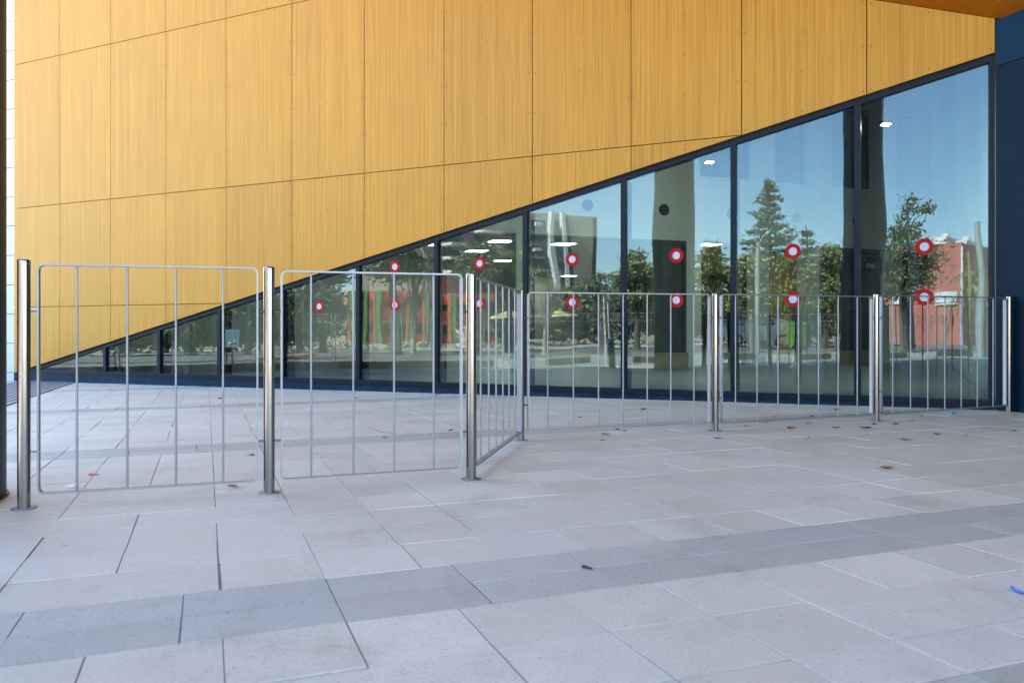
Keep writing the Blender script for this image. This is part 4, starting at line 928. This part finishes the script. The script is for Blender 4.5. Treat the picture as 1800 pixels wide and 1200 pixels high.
for k, (pa, ya, pb, yb, lb) in enumerate(((440, 640, 520, 635, 'lower one under the notice'), (470, 634, 545, 633, 'upper one right of the notice'), (520, 641, 550, 639, 'short one right of the second post'))):
    Z = 21 + k; a, b = VR(pa, Z), VR(pb, Z + 1.5); m = MB(); m.tube([(a.x, a.y, gz(a.x, a.y) + .13), (b.x, b.y, gz(b.x, b.y) + .13)], .055, 10); o = m.build('orange_pipe', M_PIPE, None, True); tag(o, 'orange pipe lying on the verge mirrored low, ' + lb, 'pipe', 'orange pipes on the verge')
p = VR(1070, 17); g = gz(p.x, p.y); q = VR(1112, 17.5) - p; t = thing('handrail', 'teal steel post with rising handrail mirrored left of the grey door', 'handrail', (p.x, p.y, g)); M_TEALP = worn('teal_paint', (0.05, 0.17, 0.19), .15, .5, 4)
m = MB(); m.tube([(0, 0, 0), (0, 0, .62)], .075, 12); m.build('post', M_TEALP, t, True)
m = MB(); m.tube([(0, 0, .55), (q.x * .3, q.y * .3, .68), (q.x, q.y, .98)], .028, 8); m.build('rail', M_TEALP, t, True)
# parked car (small, across the road)
p = VR(1322, 39); g = gz(p.x, p.y); t = thing('parked_car', 'pale blue grey car parked across the road mirrored under the tall conifer', 'car', (p.x, p.y, g), math.atan2(V.y, V.x))
M_CAR = mat('pale_blue_car_paint', (0.36, 0.42, 0.47), 0.25, 0.2); prof = [(-2.0, .35), (2.05, .35), (2.1, .62), (1.95, .82), (1.0, .93), (.35, 1.38), (-1.0, 1.42), (-1.75, 1.0), (-2.05, .9)]
m = MB(); n_ = len(prof)
m.v = [(x, -.82 + (.12 if z > 1 else 0), z) for x, z in prof] + [(x, .82 - (.12 if z > 1 else 0), z) for x, z in prof]; m.f = [tuple(range(n_ - 1, -1, -1)), tuple(range(n_, 2 * n_))][::-1] + [(i, (i + 1) % n_, n_ + (i + 1) % n_, n_ + i) for i in range(n_)]; m.m = [0] * len(m.f); m.build('body', M_CAR, t)
for x in (-1.25, 1.3):
    for s in (-1, 1):
        m = MB(); m.tube([(x, s * .70, .32), (x, s * .86, .32)], .32, 18); wh = m.build('wheel', M_BLACK, t, True); m = MB(); m.tube([(x, s * .86, .32), (x, s * .872, .32)], .19, 14); m.build('rim', M_GREYP, wh)
for s in (-1, 1):
    m = MB(); m.slab([(-.95, .98), (.75, .98), (.3, 1.30), (-.85, 1.33)], s * .755 - .006 + s * .03, s * .755 + .006 + s * .03); m.build('side_window', M_DARKGLASS, t)
    box('headlight', M_WHITE, t, 2.04, 2.10, s * .62 - .12, s * .62 + .12, .66, .78)
# green bin
p = VR(1402, 34); g = gz(p.x, p.y); t = thing('waste_bin', 'bright green wheeled waste bin mirrored right of the yellow column', 'bin', (p.x, p.y, g), TH); M_BIN = worn('lime_green_plastic', (0.13, 0.27, 0.03), .1, .5, 3)
m = MB(); m.hexa([(-.26, -.28, .1), (.26, -.28, .1), (.26, .28, .1), (-.26, .28, .1)], [(-.32, -.36, 1.0), (.32, -.36, 1.0), (.32, .36, 1.0), (-.32, .36, 1.0)]); m.build('body', M_BIN, t)
m = MB(); m.hexa([(-.34, -.38, 1.002), (.34, -.38, 1.002), (.34, .40, 1.002), (-.34, .40, 1.002)], [(-.3, -.3, 1.09), (.3, -.3, 1.09), (.3, .36, 1.09), (-.3, .36, 1.09)]); m.build('lid', M_BIN, t)
for s in (-1, 1): m = MB(); m.tube([(s * .22, .30, .1), (s * .28, .30, .1)], .1, 12); m.build('wheel', M_BLACK, t)
# far hills
hb = MB(); r = random.Random(2); ring = 96; pv = None
for k in range(ring + 1):
    a = 2 * math.pi * k / ring; h = 26 + 16 * math.sin(a * 3 + 1) + 9 * math.sin(a * 7) + 4 * math.sin(a * 17 + 2); cur = (700 * math.cos(a), 700 * math.sin(a)); 
    if pv: hb.quad((pv[0][0], pv[0][1], -8), (cur[0], cur[1], -8), (cur[0] * 1.25, cur[1] * 1.25, h), (pv[0][0] * 1.25, pv[0][1] * 1.25, pv[1]))
    pv = (cur, h)
hb.build('hills', worn('hazy_scrub_hill', (0.13, 0.15, 0.14), 0.2, 1.0, 0.02), None, kind='structure')
